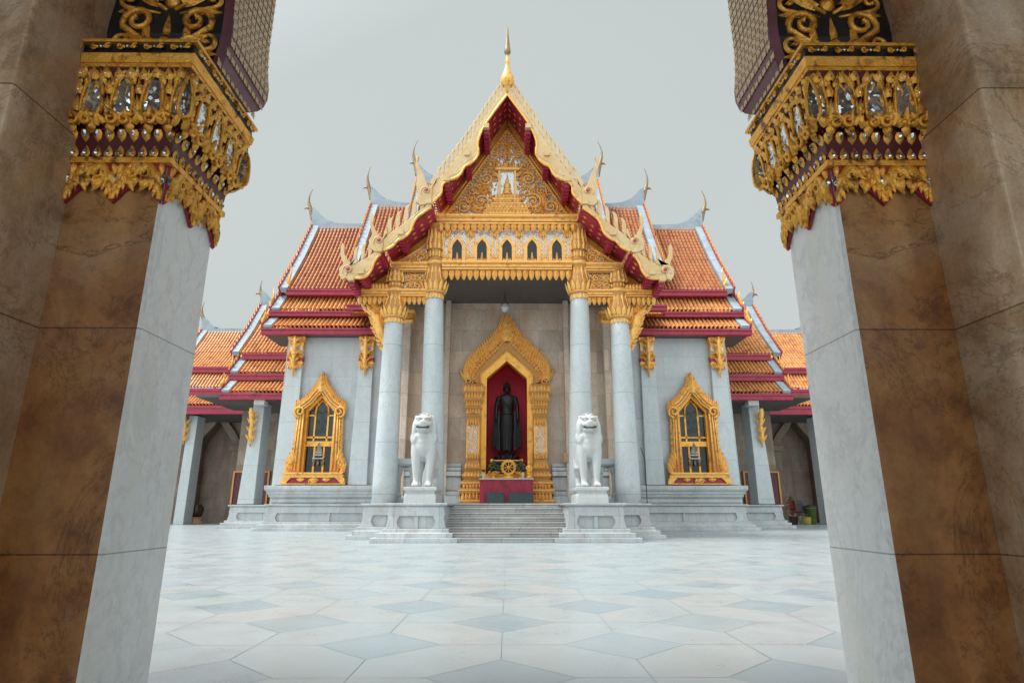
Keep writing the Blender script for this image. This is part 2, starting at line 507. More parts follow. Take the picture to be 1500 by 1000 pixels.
    def spiral(s, T, x, y, r, turns=1.6, a0=0.0, sgn=1, tr=None, mat=0, lift=0.0, tail=None, seg=5):
        tr = tr or r * 0.17
        n = int(12 * turns) + 4
        pts, rr = [], []
        if tail:
            pts.append(T @ Vector((tail[0], tail[1], lift * 0.5)))
            rr.append(tr * 0.5)
        for i in range(n + 1):
            t = i / n
            q = r * (1 - 0.82 * t)
            a = a0 + sgn * 2 * pi * turns * t
            pts.append(T @ Vector((x + q * cos(a), y + q * sin(a), lift + tr * 0.8 * t)))
            rr.append(tr * (1.0 - 0.35 * t))
        rr[-1] = tr * 1.3
        return s.tube(pts, rr, seg, mat, up=T.to_3x3() @ Vector((0, 0, 1)))

    def build(s, name, mats, parent=None, bevel=0.0, loc=None, angle=35):
        me = bpy.data.meshes.new(name)
        o = wloc(parent) if parent else Vector(loc or (0, 0, 0))
        me.from_pydata([(v[0] - o.x, v[1] - o.y, v[2] - o.z) for v in s.v], [], s.f)
        ml = mats if isinstance(mats, (list, tuple)) else [mats]
        for m in ml:
            me.materials.append(M[m])
        me.polygons.foreach_set('material_index', s.m)
        me.polygons.foreach_set('use_smooth', s.s)
        bm = bmesh.new()
        bm.from_mesh(me)
        bmesh.ops.recalc_face_normals(bm, faces=bm.faces)
        bm.to_mesh(me)
        bm.free()
        me.update()
        ob = bpy.data.objects.new(name, me)
        col.objects.link(ob)
        if parent:
            ob.parent = parent
        else:
            ob.location = o
        if bevel:
            bv = ob.modifiers.new('bevel', 'BEVEL')
            bv.width = bevel
            bv.segments = 2
            bv.limit_method = 'ANGLE'
            bv.angle_limit = rad(40)
        return ob


def wloc(o):
    p = Vector((0, 0, 0))
    while o:
        p += o.location
        o = o.parent
    return p


def frame(o, u, v):
    u, v = Vector(u).normalized(), Vector(v).normalized()
    n = u.cross(v)
    return Matrix(((u.x, v.x, n.x, o[0]), (u.y, v.y, n.y, o[1]), (u.z, v.z, n.z, o[2]), (0, 0, 0, 1)))


def front(x, y, z, s=1):
    """(a, b) = (x, z) on a plane that faces the courtyard (-Y)"""
    return Matrix(((s, 0, 0, x), (0, 0, -1, y), (0, 1, 0, z), (0, 0, 0, 1)))


def rot2(T, x, y, ang, lift=0):
    """frame at (x, y) of T, whose b axis points along ang"""
    return T @ Matrix.Translation((x, y, lift)) @ Matrix.Rotation(ang - pi / 2, 4, 'Z')


def bez(p0, p1, p2, p3, n):
    out = []
    for i in range(n + 1):
        t = i / n
        a = (1 - t)
        out.append(tuple(a ** 3 * p0[k] + 3 * a * a * t * p1[k] + 3 * a * t * t * p2[k] + t ** 3 * p3[k] for k in range(len(p0))))
    return out


def crom(pts, n=6):
    """smooth curve through 2-D points"""
    out = []
    P = [pts[0]] + list(pts) + [pts[-1]]
    for i in range(1, len(P) - 2):
        for k in range(n):
            t = k / n
            o = []
            for j in range(len(P[0])):
                a, b, c, d = P[i - 1][j], P[i][j], P[i + 1][j], P[i + 2][j]
                o.append(0.5 * (2 * b + (c - a) * t + (2 * a - 5 * b + 4 * c - d) * t * t + (3 * b - a - 3 * c + d) * t ** 3))
            out.append(tuple(o))
    out.append(tuple(pts[-1]))
    return out


def thing(name, label, cat, loc, group=None):
    o = bpy.data.objects.new(name, None)
    col.objects.link(o)
    o.location = loc
    o.empty_display_size = 0.2
    o['label'] = label
    o['category'] = cat
    if group:
        o['group'] = group
    return o


def tag(o, label, cat, group=None):
    o['label'] = label
    o['category'] = cat
    if group:
        o['group'] = group
    return o


def structure(o):
    o['kind'] = 'structure'
    return o


def bake(o):
    dg = bpy.context.evaluated_depsgraph_get()
    dg.update()
    me = bpy.data.meshes.new_from_object(o.evaluated_get(dg))
    o.modifiers.clear()
    me.polygons.foreach_set('use_smooth', [True] * len(me.polygons))
    o.data = me


def fuse(o, vox, it=3):
    """one continuous skin over overlapping volumes"""
    r = o.modifiers.new('remesh', 'REMESH')
    r.mode = 'VOXEL'
    r.voxel_size = vox
    sm = o.modifiers.new('smooth', 'SMOOTH')
    sm.iterations = it
    sm.factor = 0.5
    bake(o)


# tiled slope: p0 = upper corner, along = ridge vector, down = slope vector
def tile_slope(mb, p0, along, down, mat=0, rib=0.195, row=0.30, sag=0.0, up=None):
    p0, along, down = Vector(p0), Vector(along), Vector(down)
    L, H = along.length, down.length
    a, d = along.normalized(), down.normalized()
    n = a.cross(d)
    if n.z < 0:
        n = -n
    nr, nk = max(2, round(L / rib)), max(2, round(H / row))
    rw = L / nr
    xs = []
    for i in range(nr):
        x = i * rw
        xs += [(x, -.02), (x + rw * 0.30, -.02), (x + rw * 0.35, 0.06), (x + rw * 0.52, 0.11), (x + rw * 0.80, 0.11), (x + rw * 0.97, 0.06)]
    xs.append((L, -.02))
    rows = []
    for k in range(nk):
        rows += [(k / nk, 0.0), ((k + 0.985) / nk, 0.022)]
    v, f = [], []
    for t, lift in rows:
        sg = -sag * 4 * t * (1 - t)
        for x, hh in xs:
            v.append(p0 + a * x + d * (t * H) + n * (hh + lift + sg))
    m = len(xs)
    for r in range(len(rows) - 1):
        for i in range(m - 1):
            f.append((r * m + i, r * m + i + 1, (r + 1) * m + i + 1, (r + 1) * m + i))
    mb.add(v, f, mat, False)
    return n
# ================================================================== courtyard floor
g = MB()
g.add([(-220, -60, -0.006), (220, -60, -0.006), (220, 260, -0.006), (-220, 260, -0.006)], [(0, 1, 2, 3)])
structure(g.build('courtyard_ground', 'joint'))

TS = 0.838
Y0 = 0.9 / math.tan(math.atan((992 - 500) / FPX) - PITCH)     # a row with a blue diamond on the axis
fl = MB()


def tile(pts, mat):
    cx = sum(p[0] for p in pts) / len(pts)
    cy = sum(p[1] for p in pts) / len(pts)
    k = 0.0015
    out = []
    for x, y in pts:
        l = math.hypot(x - cx, y - cy)
        out.append((cx + (x - cx) * (1 - k * 1.6 / l), cy + (y - cy) * (1 - k * 1.6 / l), 0.0))
    fl.add(out, [tuple(range(len(out)))], mat)


rng = random.Random(3)
for i in range(-34, 35):
    for j in range(-8, 52):
        x, y = i * TS, Y0 + j * TS
        h = TS / 2
        if (i + j) % 2 == 0:
            tile([(x - h, y), (x, y - h), (x + h, y), (x, y + h)], rng.choice([3, 3, 4, 4, 3]))
        X1, Y1 = x + TS, y + TS
        mt = rng.choice([0, 0, 0, 1, 1, 2, 2])
        if (i + j) % 2 == 0:
            tile([(x + h, y), (X1, y), (X1, y + h), (x + h, Y1), (x, Y1), (x, y + h)], mt)
        else:
            tile([(x, y), (x + h, y), (X1, y + h), (X1, Y1), (x + h, Y1), (x, y + h)], mt)
structure(fl.build('courtyard_floor', ['floor_a', 'floor_b', 'floor_c', 'floor_d', 'floor_e']))

# ================================================================== the gallery the camera stands in
PX, PD0, PD1, PC, PN = 1.595, 2.58, 3.08, 2.04, 2.175


def capital_face(T, wd, G, prof, seed=0, corner=True):
    """one carved face: T has a along the face, b up, c outward; wd the width at the pillar; prof: z -> offset"""
    r = random.Random(seed)

    def FT(a, z, ang=pi / 2, lift=0.0):
        # frame on the sloping face; the face spreads with height
        e = prof(z)
        de = (prof(z + 0.01) - prof(z - 0.01)) / 0.02
        sl = Matrix.Rotation(math.atan(de), 4, 'X')
        return T @ Matrix.Translation((a, z, e + lift)) @ sl @ Matrix.Rotation(ang - pi / 2, 4, 'Z')

    def ext(z):
        return prof(z) * (1 if corner else 0)

    # hanging curls under the lowest ledge
    step = wd / 2
    for cx, sides in ((-wd / 2, (1,)), (0, (-1, 1)), (wd / 2, (-1,))):
        x0_, x1_ = (cx if sides == (1,) else cx - step * .5), (cx if sides == (-1,) else cx + step * .5)
        left = [(cx - step * .5, 2.41), (cx - step * .40, 2.375), (cx - step * .22, 2.335), (cx - step * .10, 2.30)] if -1 in sides else []
        right = [(cx + step * .10, 2.30), (cx + step * .22, 2.335), (cx + step * .40, 2.375), (cx + step * .5, 2.41)] if 1 in sides else []
        G['maroon'].prism([(x0_, 2.485)] + left + [(cx, 2.275)] + right + [(x1_, 2.485)], T, 0.004, 0.016)
        for s in sides:
            big = [(cx + s * step * .50, 2.455), (cx + s * step * .40, 2.470), (cx + s * step * .27, 2.455), (cx + s * step * .20, 2.415), (cx + s * step * .15, 2.375), (cx + s * step * .03, 2.33), (cx + s * .004, 2.29)]
            cb = crom(big, 5)
            nn = len(cb)
            G['curl'].tube([T @ Vector((x, z, .022)) for x, z in cb], [.005 + .017 * sin(pi * min(1, .12 + .8 * i / nn)) for i in range(nn)], 7, flat=.65, up=T.to_3x3() @ Vector((0, 0, 1)))
            for i in range(3, nn - 4, 4):
                x, z = cb[i]
                G['curl'].leaf(rot2(T, x, z, -pi / 2 + s * .5, .026), .026, .05, .016, curl=s * .012)
            G['curl'].spiral(T, cx + s * step * .34, 2.428, 0.032, 1.4, pi / 2, -s, 0.011, lift=0.026)
            G['curl'].leaf(rot2(T, cx + s * step * .30, 2.40, -pi / 2 + s * .25, .022), .044, .075, .024, curl=-s * .012)
            G['curl'].leaf(rot2(T, cx + s * step * .42, 2.405, -pi / 2 + s * .1, .022), .034, .05, .02)
            G['curl'].leaf(rot2(T, cx + s * step * .16, 2.43, -pi / 2 - s * .6, .02), .04, .08, .022, curl=-s * .015)
            G['curl'].leaf(rot2(T, cx + s * step * .08, 2.475, -pi / 2 - s * .2, .018), .03, .06, .018)
            G['curl'].leaf(rot2(T, cx + s * step * .10, 2.38, -pi / 2 - s * .3, .03), .03, .07, .018)
        G['glass'].leaf(rot2(T, cx, 2.42, -pi / 2, 0.02), 0.03, 0.05, 0.012)
    # beads in two rows on the maroon band
    n = 9
    for z, hh, up in ((2.512, 0.062, 1), (2.650, 0.066, -1)):
        for i in range(n):
            a = (i + 0.5) / n * (wd + 2 * ext(z)) - (wd + 2 * ext(z)) / 2
            G['petal'].leaf(FT(a, z, up * pi / 2, 0.004), wd / n * 0.92, hh, 0.014)
            G['glass'].leaf(FT(a, z + up * 0.009, up * pi / 2, 0.016), wd / n * 0.42, hh * 0.5, 0.006)
    # cluster of curling leaves
    n = 6
    wz = wd + 2 * ext(2.7)
    for i in range(n):
        a = (i + 0.5) / n * wz - wz / 2
        s = 1 if i % 2 else -1
        G['curl'].spiral(FT(a - s * .012, 2.685), 0, 0, 0.034, 1.3, s * 0.5 + (pi if s < 0 else 0), s, 0.0125, lift=0.03)
        G['petal'].leaf(FT(a, 2.668, -pi / 2, .02), .05, .05, .018)
        for q in (-1, 0, 1):
            G['curl'].leaf(FT(a + q * .022, 2.665 + r.uniform(-.006, .006), pi / 2 - q * .45 + r.uniform(-.2, .2), 0.014), 0.036, 0.085 + r.uniform(-.01, .015), 0.026, curl=q * .012, tip=.014)
    # flames filling the ground between the petals
    for i in range(70):
        z = r.uniform(2.67, 2.93)
        wz = wd + 2 * ext(z)
        a = r.uniform(-wz / 2 + .01, wz / 2 - .01)
        G['petal'].leaf(FT(a, z, pi / 2 + r.uniform(-.7, .7), 0.001), r.uniform(.016, .026), r.uniform(.035, .06), .012, curl=r.uniform(-.01, .01), tip=.008)
    # tall glass-filled petals between rows of smaller ones
    n = 4
    wz = wd + 2 * ext(2.85)
    for i in range(n + 1):
        a = i / n * wz - wz / 2
        if not corner and i in (0, n):
            continue
        tall(G, FT(a, 2.695, pi / 2, 0.010), 0.10, 0.25)
    for i in range(n):
        a = (i + .5) / n * wz - wz / 2
        small(G, FT(a, 2.735, pi / 2, 0.012), 0.048, 0.075)
        small(G, FT(a, 2.825, pi / 2, 0.010), 0.046, 0.075)
        for s in (-1, 1):
            small(G, FT(a + s * .026, 2.775, pi / 2 - s * .25, 0.009), 0.032, 0.07)
            small(G, FT(a + s * .03, 2.875, pi / 2 - s * .2, 0.009), 0.034, 0.075)
    n = 10
    wz = wd + 2 * ext(2.93)
    for i in range(n):
        a = (i + .5) / n * wz - wz / 2
        small(G, FT(a, 2.905 if i % 2 else 2.895, pi / 2, 0.012), wz / n * .86, 0.068)
    # floral band under the top edge
    n = 5
    wz = wd + 2 * ext(3.06)
    for i in range(n):
        a = (i + .5) / n * wz - wz / 2
        TT = FT(a, 3.068, pi / 2, 0.004)
        for s in (-1, 1):
            G['curl'].spiral(TT, s * wz / n * .27, 0.0, 0.016, 1.2, s * .8, s, 0.0048, lift=0.006)
            G['curl'].leaf(rot2(TT, s * .012, 0, (0 if s > 0 else pi), 0.003), 0.016, 0.036, 0.008)
        G['glass'].lathe([(0.001, .012), (.008, .01), (.011, 0.0)], seg=8, T=rot2(TT, 0, 0, 0) @ Matrix.Identity(4))


def tall(G, T, w_, h):
    pr = [(0, .02), (.44, .06), (.5, .35), (.42, .65), (.25, .88), (0, 1.0)]
    pts = [(x * w_, y * h) for x, y in crom(pr, 3)]
    out = [(-x, y) for x, y in reversed(pts[1:-1])]
    ring = pts + out
    G['petal'].tube([T @ Vector((x, y, .010)) for x, y in ring] + [T @ Vector((ring[0][0], ring[0][1], .008))], w_ * .085, 5, up=T.to_3x3() @ Vector((0, 0, 1)))
    G['glass'].prism([(x * .92, y * .96 + .02 * h) for x, y in ring], T, -0.004, 0.004)


def small(G, T, w_, h):
    G['petal'].leaf(T, w_, h, w_ * .32, prof=(.55, .95, 1, .6, .22, 0), tip=h * .12)
    G['glass'].leaf(T @ Matrix.Translation((0, h * .2, w_ * .16)), w_ * .46, h * .42, w_ * .2)


def cap_prof(z):
    P = [(2.28, 0.0), (2.45, 0.0), (2.5, .022), (2.56, .02), (2.63, .03), (2.68, .05), (2.8, .058), (2.95, .08), (3.0, .098), (3.1, .105), (3.3, .105)]
    for (a, b), (c, d) in zip(P, P[1:]):
        if a <= z <= c:
            return b + (d - b) * (z - a) / (c - a)
    return 0


for s in (-1, 1):
    side = 'left' if s < 0 else 'right'
    root = thing('marble_pillar',
                 'white marble pillar, shaded faces coloured brown, with a carved gilded capital, at the %s edge of the photo' % side,
                 'pillar', (s * (PX + PC) / 2, (PD0 + PD1) / 2, 0), 'gilded pillars framing the view')
    # shaft: inner reveal and courtyard side white, inside faces coloured brown for shade
    x0, x1 = s * PC, s * PX
    y0, y1 = PD0, PD1
    mb = MB()
    c = 0.014
    zt = 3.1
    xi = x1 + s * c
    ring = [(x0, y0), (xi, y0), (x1, y0 + c), (x1, y1 - c), (xi, y1), (x0, y1)]
    v = [(x, y, z) for z in (0, zt) for x, y in ring]
    mats = [1, 0, 0, 0, 0, 0]
    for i in range(6):
        j = (i + 1) % 6
        mb.add([v[i], v[j], v[6 + j], v[6 + i]], [(0, 1, 2, 3)], mats[i])
    mb.add(v[6:], [tuple(range(6))], 0)
    mb.build('shaft', ['pillar_white', 'pillar_shade'], root)
    mb = MB()
    mb.box(min(s * 2.75, x0 + s * .002), max(s * 2.75, x0 + s * .002), PN, PD1 - .002, 0, 4.9)
    mb.build('side_pier', 'pillar_half_shade', root, bevel=0.012)
    # capital
    cap = MB()
    xo, xin = s * PC - s * .0, s * PX

    def crect(z0, z1, o0, o1, mat=0):
        cap.add([(s * PC, PD0 - o0, z0), (s * (PX - o0), PD0 - o0, z0), (s * (PX - o0), PD1 + o0, z0), (s * PC, PD1 + o0, z0),
                 (s * PC, PD0 - o1, z1), (s * (PX - o1), PD0 - o1, z1), (s * (PX - o1), PD1 + o1, z1), (s * PC, PD1 + o1, z1)],
                [(0, 1, 5, 4), (1, 2, 6, 5), (2, 3, 7, 6), (3, 0, 4, 7), (0, 3, 2, 1), (4, 5, 6, 7)], mat)
    crect(2.478, 2.508, .034, .034, 0)
    crect(2.508, 2.65, .018, .030, 1)
    crect(2.65, 2.76, .034, .050, 1)
    crect(2.76, 2.97, .050, .084, 1)
    crect(2.965, 2.985, .094, .094, 0)
    crect(2.985, 3.035, .10, .108, 0)
    crect(3.035, 3.09, .094, .096, 2)
    crect(3.09, 3.108, .118, .118, 3)
    capo = cap.build('capital', ['gold_near', 'maroon_dk', 'black', 'gold_near'], root, bevel=0.003)
    G = {k: MB() for k in ('curl', 'petal', 'glass', 'maroon')}
    G['curl'].soft = G['petal'].soft = True
    # front face (towards the camera), inner face (towards the opening), courtyard face
    capital_face(Matrix(((-s * -1 if False else 1, 0, 0, s * (PX + PC) / 2), (0, 0, -1, PD0), (0, 1, 0, 0), (0, 0, 0, 1))), PC - PX, G, cap_prof, 1 + s)
    capital_face(Matrix(((0, 0, -s, s * PX), (1, 0, 0, (PD0 + PD1) / 2), (0, 1, 0, 0), (0, 0, 0, 1))), PD1 - PD0, G, cap_prof, 5 + s)
    capital_face(Matrix(((-1, 0, 0, s * (PX + PC) / 2), (0, 0, 1, PD1), (0, 1, 0, 0), (0, 0, 0, 1))), PC - PX, G, cap_prof, 9 + s)
    G['maroon'].build('hanging_fringe', 'maroon', capo)
    G['curl'].build('curling_leaves', 'gold_near', capo)
    G['petal'].build('gilded_petals', 'gold_near', capo)
    G['glass'].build('glass_inlay', 'mosaic_near', capo)
    # arch springer standing on the capital
    sp = MB()
    xa, xb = s * (PC - .001), s * 1.43
    ya, yb = 2.62, 3.12
    LZ = [(3.112, -.12), (3.118, -.085), (3.135, -.048), (3.165, -.018), (3.21, .004), (3.27, .016), (3.34, .016), (3.45, .004), (3.6, -.004), (4.25, 0.0)]

    def spo_(z):
        for (a, b), (c_, d) in zip(LZ, LZ[1:]):
            if a <= z <= c_:
                return b + (d - b) * (z - a) / (c_ - a)
        return 0
    for (za_, oa), (zb2, ob) in zip(LZ, LZ[1:]):
        q = []
        for z, o in ((za_, oa), (zb2, ob)):
            q.append([(xa, ya - o, z), (xb - s * (o - .05) * -1 * 0 - s * (o - .035), ya - o, z), (xb - s * o, ya - o + .035, z), (xb - s * o, yb + o, z), (xa, yb + o, z)])
        for i, mt in ((0, 0), (1, 1), (2, 1), (3, 1)):
            sp.add([q[0][i], q[0][i + 1], q[1][i + 1], q[1][i]], [(0, 1, 2, 3)], mt)
    spo = sp.build('arch_springer', ['black', 'lattice'], root)
    sc = MB()
    Tf = Matrix(((1, 0, 0, s * (PC + 1.43) / 2), (0, 0, -1, ya - .002), (0, 1, 0, 3.12), (0, 0, 0, 1)))
    for z in (0.10, 0.36, 0.62, 0.88):
        sc.lathe([(.004, .03), (.022, .026), (.03, .008), (.045, .004)], seg=12, T=Tf @ Matrix.Translation((0, z, 0)))
        for q in (-1, 1):
            sc.spiral(Tf, q * .15, z + .12, .085, 1.3, -q * .4 + (pi if q < 0 else 0), q, .02, lift=.014, tail=(q * .02, z - .06))
            sc.spiral(Tf, q * .22, z - .0, .05, 1.1, -pi / 2, q, .014, lift=.012, tail=(q * .05, z - .08))
            sc.leaf(rot2(Tf, q * .06, z - .02, pi / 2 - q * 1.0, .006), .07, .17, .03, curl=q * .03)
            sc.leaf(rot2(Tf, q * .10, z + .02, pi / 2 - q * .2, .006), .06, .15, .028, curl=-q * .03)
            sc.leaf(rot2(Tf, q * .14, z - .07, pi / 2 - q * 1.4, .006), .055, .13, .026, curl=q * .03)
        sc.leaf(rot2(Tf, 0, z + .03, pi / 2, .006), .06, .14, .026)
    sc.build('scrollwork', 'gold_near', spo)
    lt = MB()
    st = .058
    for i in range(-4, 5):
        for j in range(0, 19):
            a, z = i * st * .92, 3.14 + j * st
            o = spo_(z)
            Tl = Matrix(((0, 0, -s, s * (1.43 - o)), (1, 0, 0, (ya + yb) / 2 + .01 + a), (0, 1, 0, z), (0, 0, 0, 1)))
            for k in range(4):
                lt.leaf(rot2(Tl, 0, 0, k * pi / 2 + pi / 4, .002), .024, .030, .003, prof=(.2, .85, 1, .75, .1))
                if k < 2:
                    lt.leaf(rot2(Tl, st / 2 * (1 - k), st / 2 * k, pi / 2, .001), .010, .010, .003, prof=(.5, 1, .5))
    lt.build('lattice_flowers', 'cream', spo)

# unseen rest of the gallery: arch, roof and walls, added to dim the inside
gal = thing('added_unseen_gallery', 'gallery arch, walls and roof added unseen around the viewpoint, coloured brown for shade', 'gallery', (0, 3.1, 0))
ar = MB()
zt = 5.05
for s in (-1, 1):
    pts = bez((s * 1.44, 4.25), (s * 1.44, 4.5), (s * .75, 4.6), (0, 4.8), 12)
    poly = [(s * 2.74, zt), (s * 2.74, 4.91), (s * 2.05, 4.91), (s * 2.05, 4.255)] + [(x, z) for x, z in pts] + [(0, zt)]
    ar.prism(poly, Matrix(((1, 0, 0, 0), (0, 0, 1, 0), (0, 1, 0, 0), (0, 0, 0, 1))), 2.63, 3.1)
ar.build('added_arch', 'pillar_shade', gal)
sw = MB()
for s in (-1, 1):
    sw.box(min(s * 2.755, s * 9.5), max(s * 2.755, s * 9.5), 2.63, 3.05, 4.4, zt)
    for q in (4.8, 7.4):
        sw.box(min(s * q, s * (q + .6)), max(s * q, s * (q + .6)), 2.6, 3.08, 0, 4.396)
    sw.box(min(s * 9.5, s * 9.9), max(s * 9.5, s * 9.9), -3.4, 3.05, 0, zt)
for s in (-1, 1):
    sw.box(min(s * 4.6, s * 9.496), max(s * 4.6, s * 9.496), -3.4, -3.0, 0, zt)
sw.box(-4.6, 4.6, -3.4, -3.0, 4.5, zt)
sw.build('added_side_walls', 'pillar_shade', gal)
ce = MB()
ce.box(-9.9, 9.9, -3.4, 3.12, zt + .003, zt + .25)
ce.build('added_ceiling', 'maroon_dk', gal)
rf = MB()
tile_slope(rf, (-10.2, -.1, 7.6), (20.4, 0, 0), (0, 3.35, -2.35))
tile_slope(rf, (10.2, -.1, 7.6), (-20.4, 0, 0), (0, -3.35, -2.35))
rf.build('added_roof', 'tile', gal)
# ================================================================== the temple hall
YG, YC, YT, YW, YWW, YR = 18.6, 19.8, 20.0, 22.8, 27.0, 31.0
ZP = AZ(737, 19.2)
hall = thing('temple_hall', 'white marble temple hall with tiered orange tile roofs and a gilded gabled porch', 'temple', (0, 19, 0))
TF = lambda y, s=1: front(0, y, 0, s)


def XZ(px, py, Y):
    p = at(px, py, Y)
    return (abs(p.x), p.z)


def P2(pts, Y):
    return [XZ(x, y, Y) for x, y in pts]


# ---- platform, stairs, pedestals
zs0 = 19.25                                           # top riser
pl = MB()
pl.box(-4.3, 4.3, 19.6, 27.3, 0, ZP - .012)
pl.build('platform', 'marble_base', hall)
SX = AX(653, 770, 18.2) - .02
n = 8
for k in range(n):
    st = MB()
    y = zs0 - (n - 1 - k) * .30
    z0, z1 = k * ZP / n, (k + 1) * ZP / n
    st.box(-SX, SX, y + .03, y + (.40 if k < n - 1 else 3.4), z0 + .002, z1 - .045)
    st.box(-SX, SX, y, y + (.38 if k < n - 1 else 3.4), z1 - .043, z1)
    st.build('step', 'marble_steps', hall, bevel=.012)


def leg_pedestal(mb, x0, x1, y0, y1, ztop, panels, lx, fc=1):
    """block on two low steps, its front cut to broad curved legs with sunk panels between"""
    hs = .125
    mb.mould(x0, x1, y0, y1, [(.36, 0), (.36, hs), ], 0)
    mb.mould(x0, x1, y0, y1, [(.22, hs + .002), (.22, hs * 2), (.10, hs * 2 + .002), (.10, hs * 3 - .02)], 0)
    zb = hs * 3 - .018
    zt = ztop - .10
    # body set back, with legs and top rail proud of it
    mb.box(x0 + .10, x1 - .10, y0 + .12, y1 - .02, zb, zt, 0)
    mb.mould(x0, x1, y0, y1, [(-.06, zt + .002), (.0, zt + .03), (.04, zt + .05), (.04, ztop)], 0)
    hgt = zt - zb
    rail = zb + hgt * .58
    T = front(0, y0 + .122, 0)
    mb.prism([(x0 + .02, rail), (x1 - .02, rail), (x1 - .06, zt), (x0 + .06, zt)], T, 0, .10)
    for sx, xx in ((1, x0), (-1, x1)):
        pr = crom([(.0 - .02, zb), (.03, zb + hgt * .3), (.05, rail)], 4) + [(lx + .02, rail)] + crom([(lx + .0, rail - .03), (lx - .05, zb + hgt * .30), (lx - .02, zb + .08), (lx + .05, zb)], 3)
        mb.prism([(xx + sx * a, b) for a, b in pr], T, 0, .11)
    for i in range(1, panels):
        xm = x0 + lx + (x1 - x0 - 2 * lx) * i / panels
        mb.prism([(xm - .05, zb), (xm + .05, zb), (xm + .05, rail), (xm - .05, rail)], T, 0, .07)
    # flanks
    for sx, xx in ((1, x0), (-1, x1)):
        mb.prism([(y0 + .13, zb), (y0 + .13, zt), (y1 - .1, zt), (y1 - .1, zb)], Matrix(((0, 0, sx, xx + sx * .03), (1, 0, 0, 0), (0, 1, 0, 0), (0, 0, 0, 1))), 0, .075)


XL = AX(611, 735, 17.5)                                # lion axis
for s in (-1, 1):
    mb = MB()
    c, hw = s * XL, .82
    leg_pedestal(mb, c - hw, c + hw, 17.42, 19.1, ZP, 2, .34)
    mb.build('lion_pedestal', 'marble_base', hall, bevel=.012)
    mb = MB()
    a, b = AX(528, 740, 18.9), AX(636, 740, 18.9) - .5
    leg_pedestal(mb, min(s * a, s * b), max(s * a, s * b), 19.12, 20.9, ZP + .003, 3, .34)
    mb.build('column_pedestal', 'marble_base', hall, bevel=.012)

# ---- columns
colx = [(AX(632, 735, YC), AX(636, 432, YC), 432), (AX(562.5, 735, YC), AX(577, 468, YC), 468)]


def petal_ring(mb, c, z, r, n, w_, h, d, ang=0.25, up=1, mat=0):
    for i in range(n):
        a = 2 * pi * i / n
        T = Matrix.Translation((c[0] + r * cos(a), c[1] + r * sin(a), z)) @ Matrix.Rotation(a + pi / 2, 4, 'Z') @ Matrix.Rotation(pi / 2 - ang * up, 4, 'X')
        if up < 0:
            T = T @ Matrix.Rotation(pi, 4, 'Z')
        mb.leaf(T, w_, h, d, mat=mat, prof=(.6, 1, .95, .6, 0))


def lotus_capital(mb, c, r0, z0, z1, r1):
    """from the shaft's neck up to the ring under the next drum"""
    h = z1 - z0
    prof = [(r0 * 1.03, z0 - .02), (r0 * 1.10, z0), (r0 * 1.10, z0 + h * .05), (r0 * 1.22, z0 + h * .09), (r0 * 1.30, z0 + h * .2), (r0 * 1.36, z0 + h * .30),
            (r0 * 1.18, z0 + h * .50), (r0 * .98, z0 + h * .72), (r0 * .98, z0 + h * .80), (r0 * 1.12, z0 + h * .88), (r0 * 1.16, z0 + h * .94), (r0 * 1.0, z1)]
    mb.lathe(prof, c, 28, 2)
    mb.lathe([(r0 * 1.0, z0 + h * .86), (r0 * 1.16, z0 + h * .89), (r0 * 1.2, z0 + h * .95), (r0 * 1.0, z1 + .01)], c, 28, 0)
    petal_ring(mb, c, z0 - .17 * h, r0 * 1.035, 16, r0 * .38, h * .2, .03, .1, 1)
    petal_ring(mb, c, z0 + h * .06, r0 * 1.18, 14, r0 * .5, h * .32, .05, -.30, 1)
    petal_ring(mb, c, z0 + h * .22, r0 * 1.22, 14, r0 * .46, h * .42, .05, .12, 1)
    petal_ring(mb, c, z0 + h * .48, r0 * 1.05, 14, r0 * .4, h * .34, .04, .06, 1)
    mb.lathe([(r0 * 1.2, z0 + h * .02), (r0 * 1.24, z0 + h * .04), (r0 * 1.2, z0 + h * .06)], c, 28, 0)
    # glass between the upper petals
    petal_ring(mb, c, z0 + h * .50, r0 * 1.09, 14, r0 * .13, h * .2, .03, .06, 1, 1)


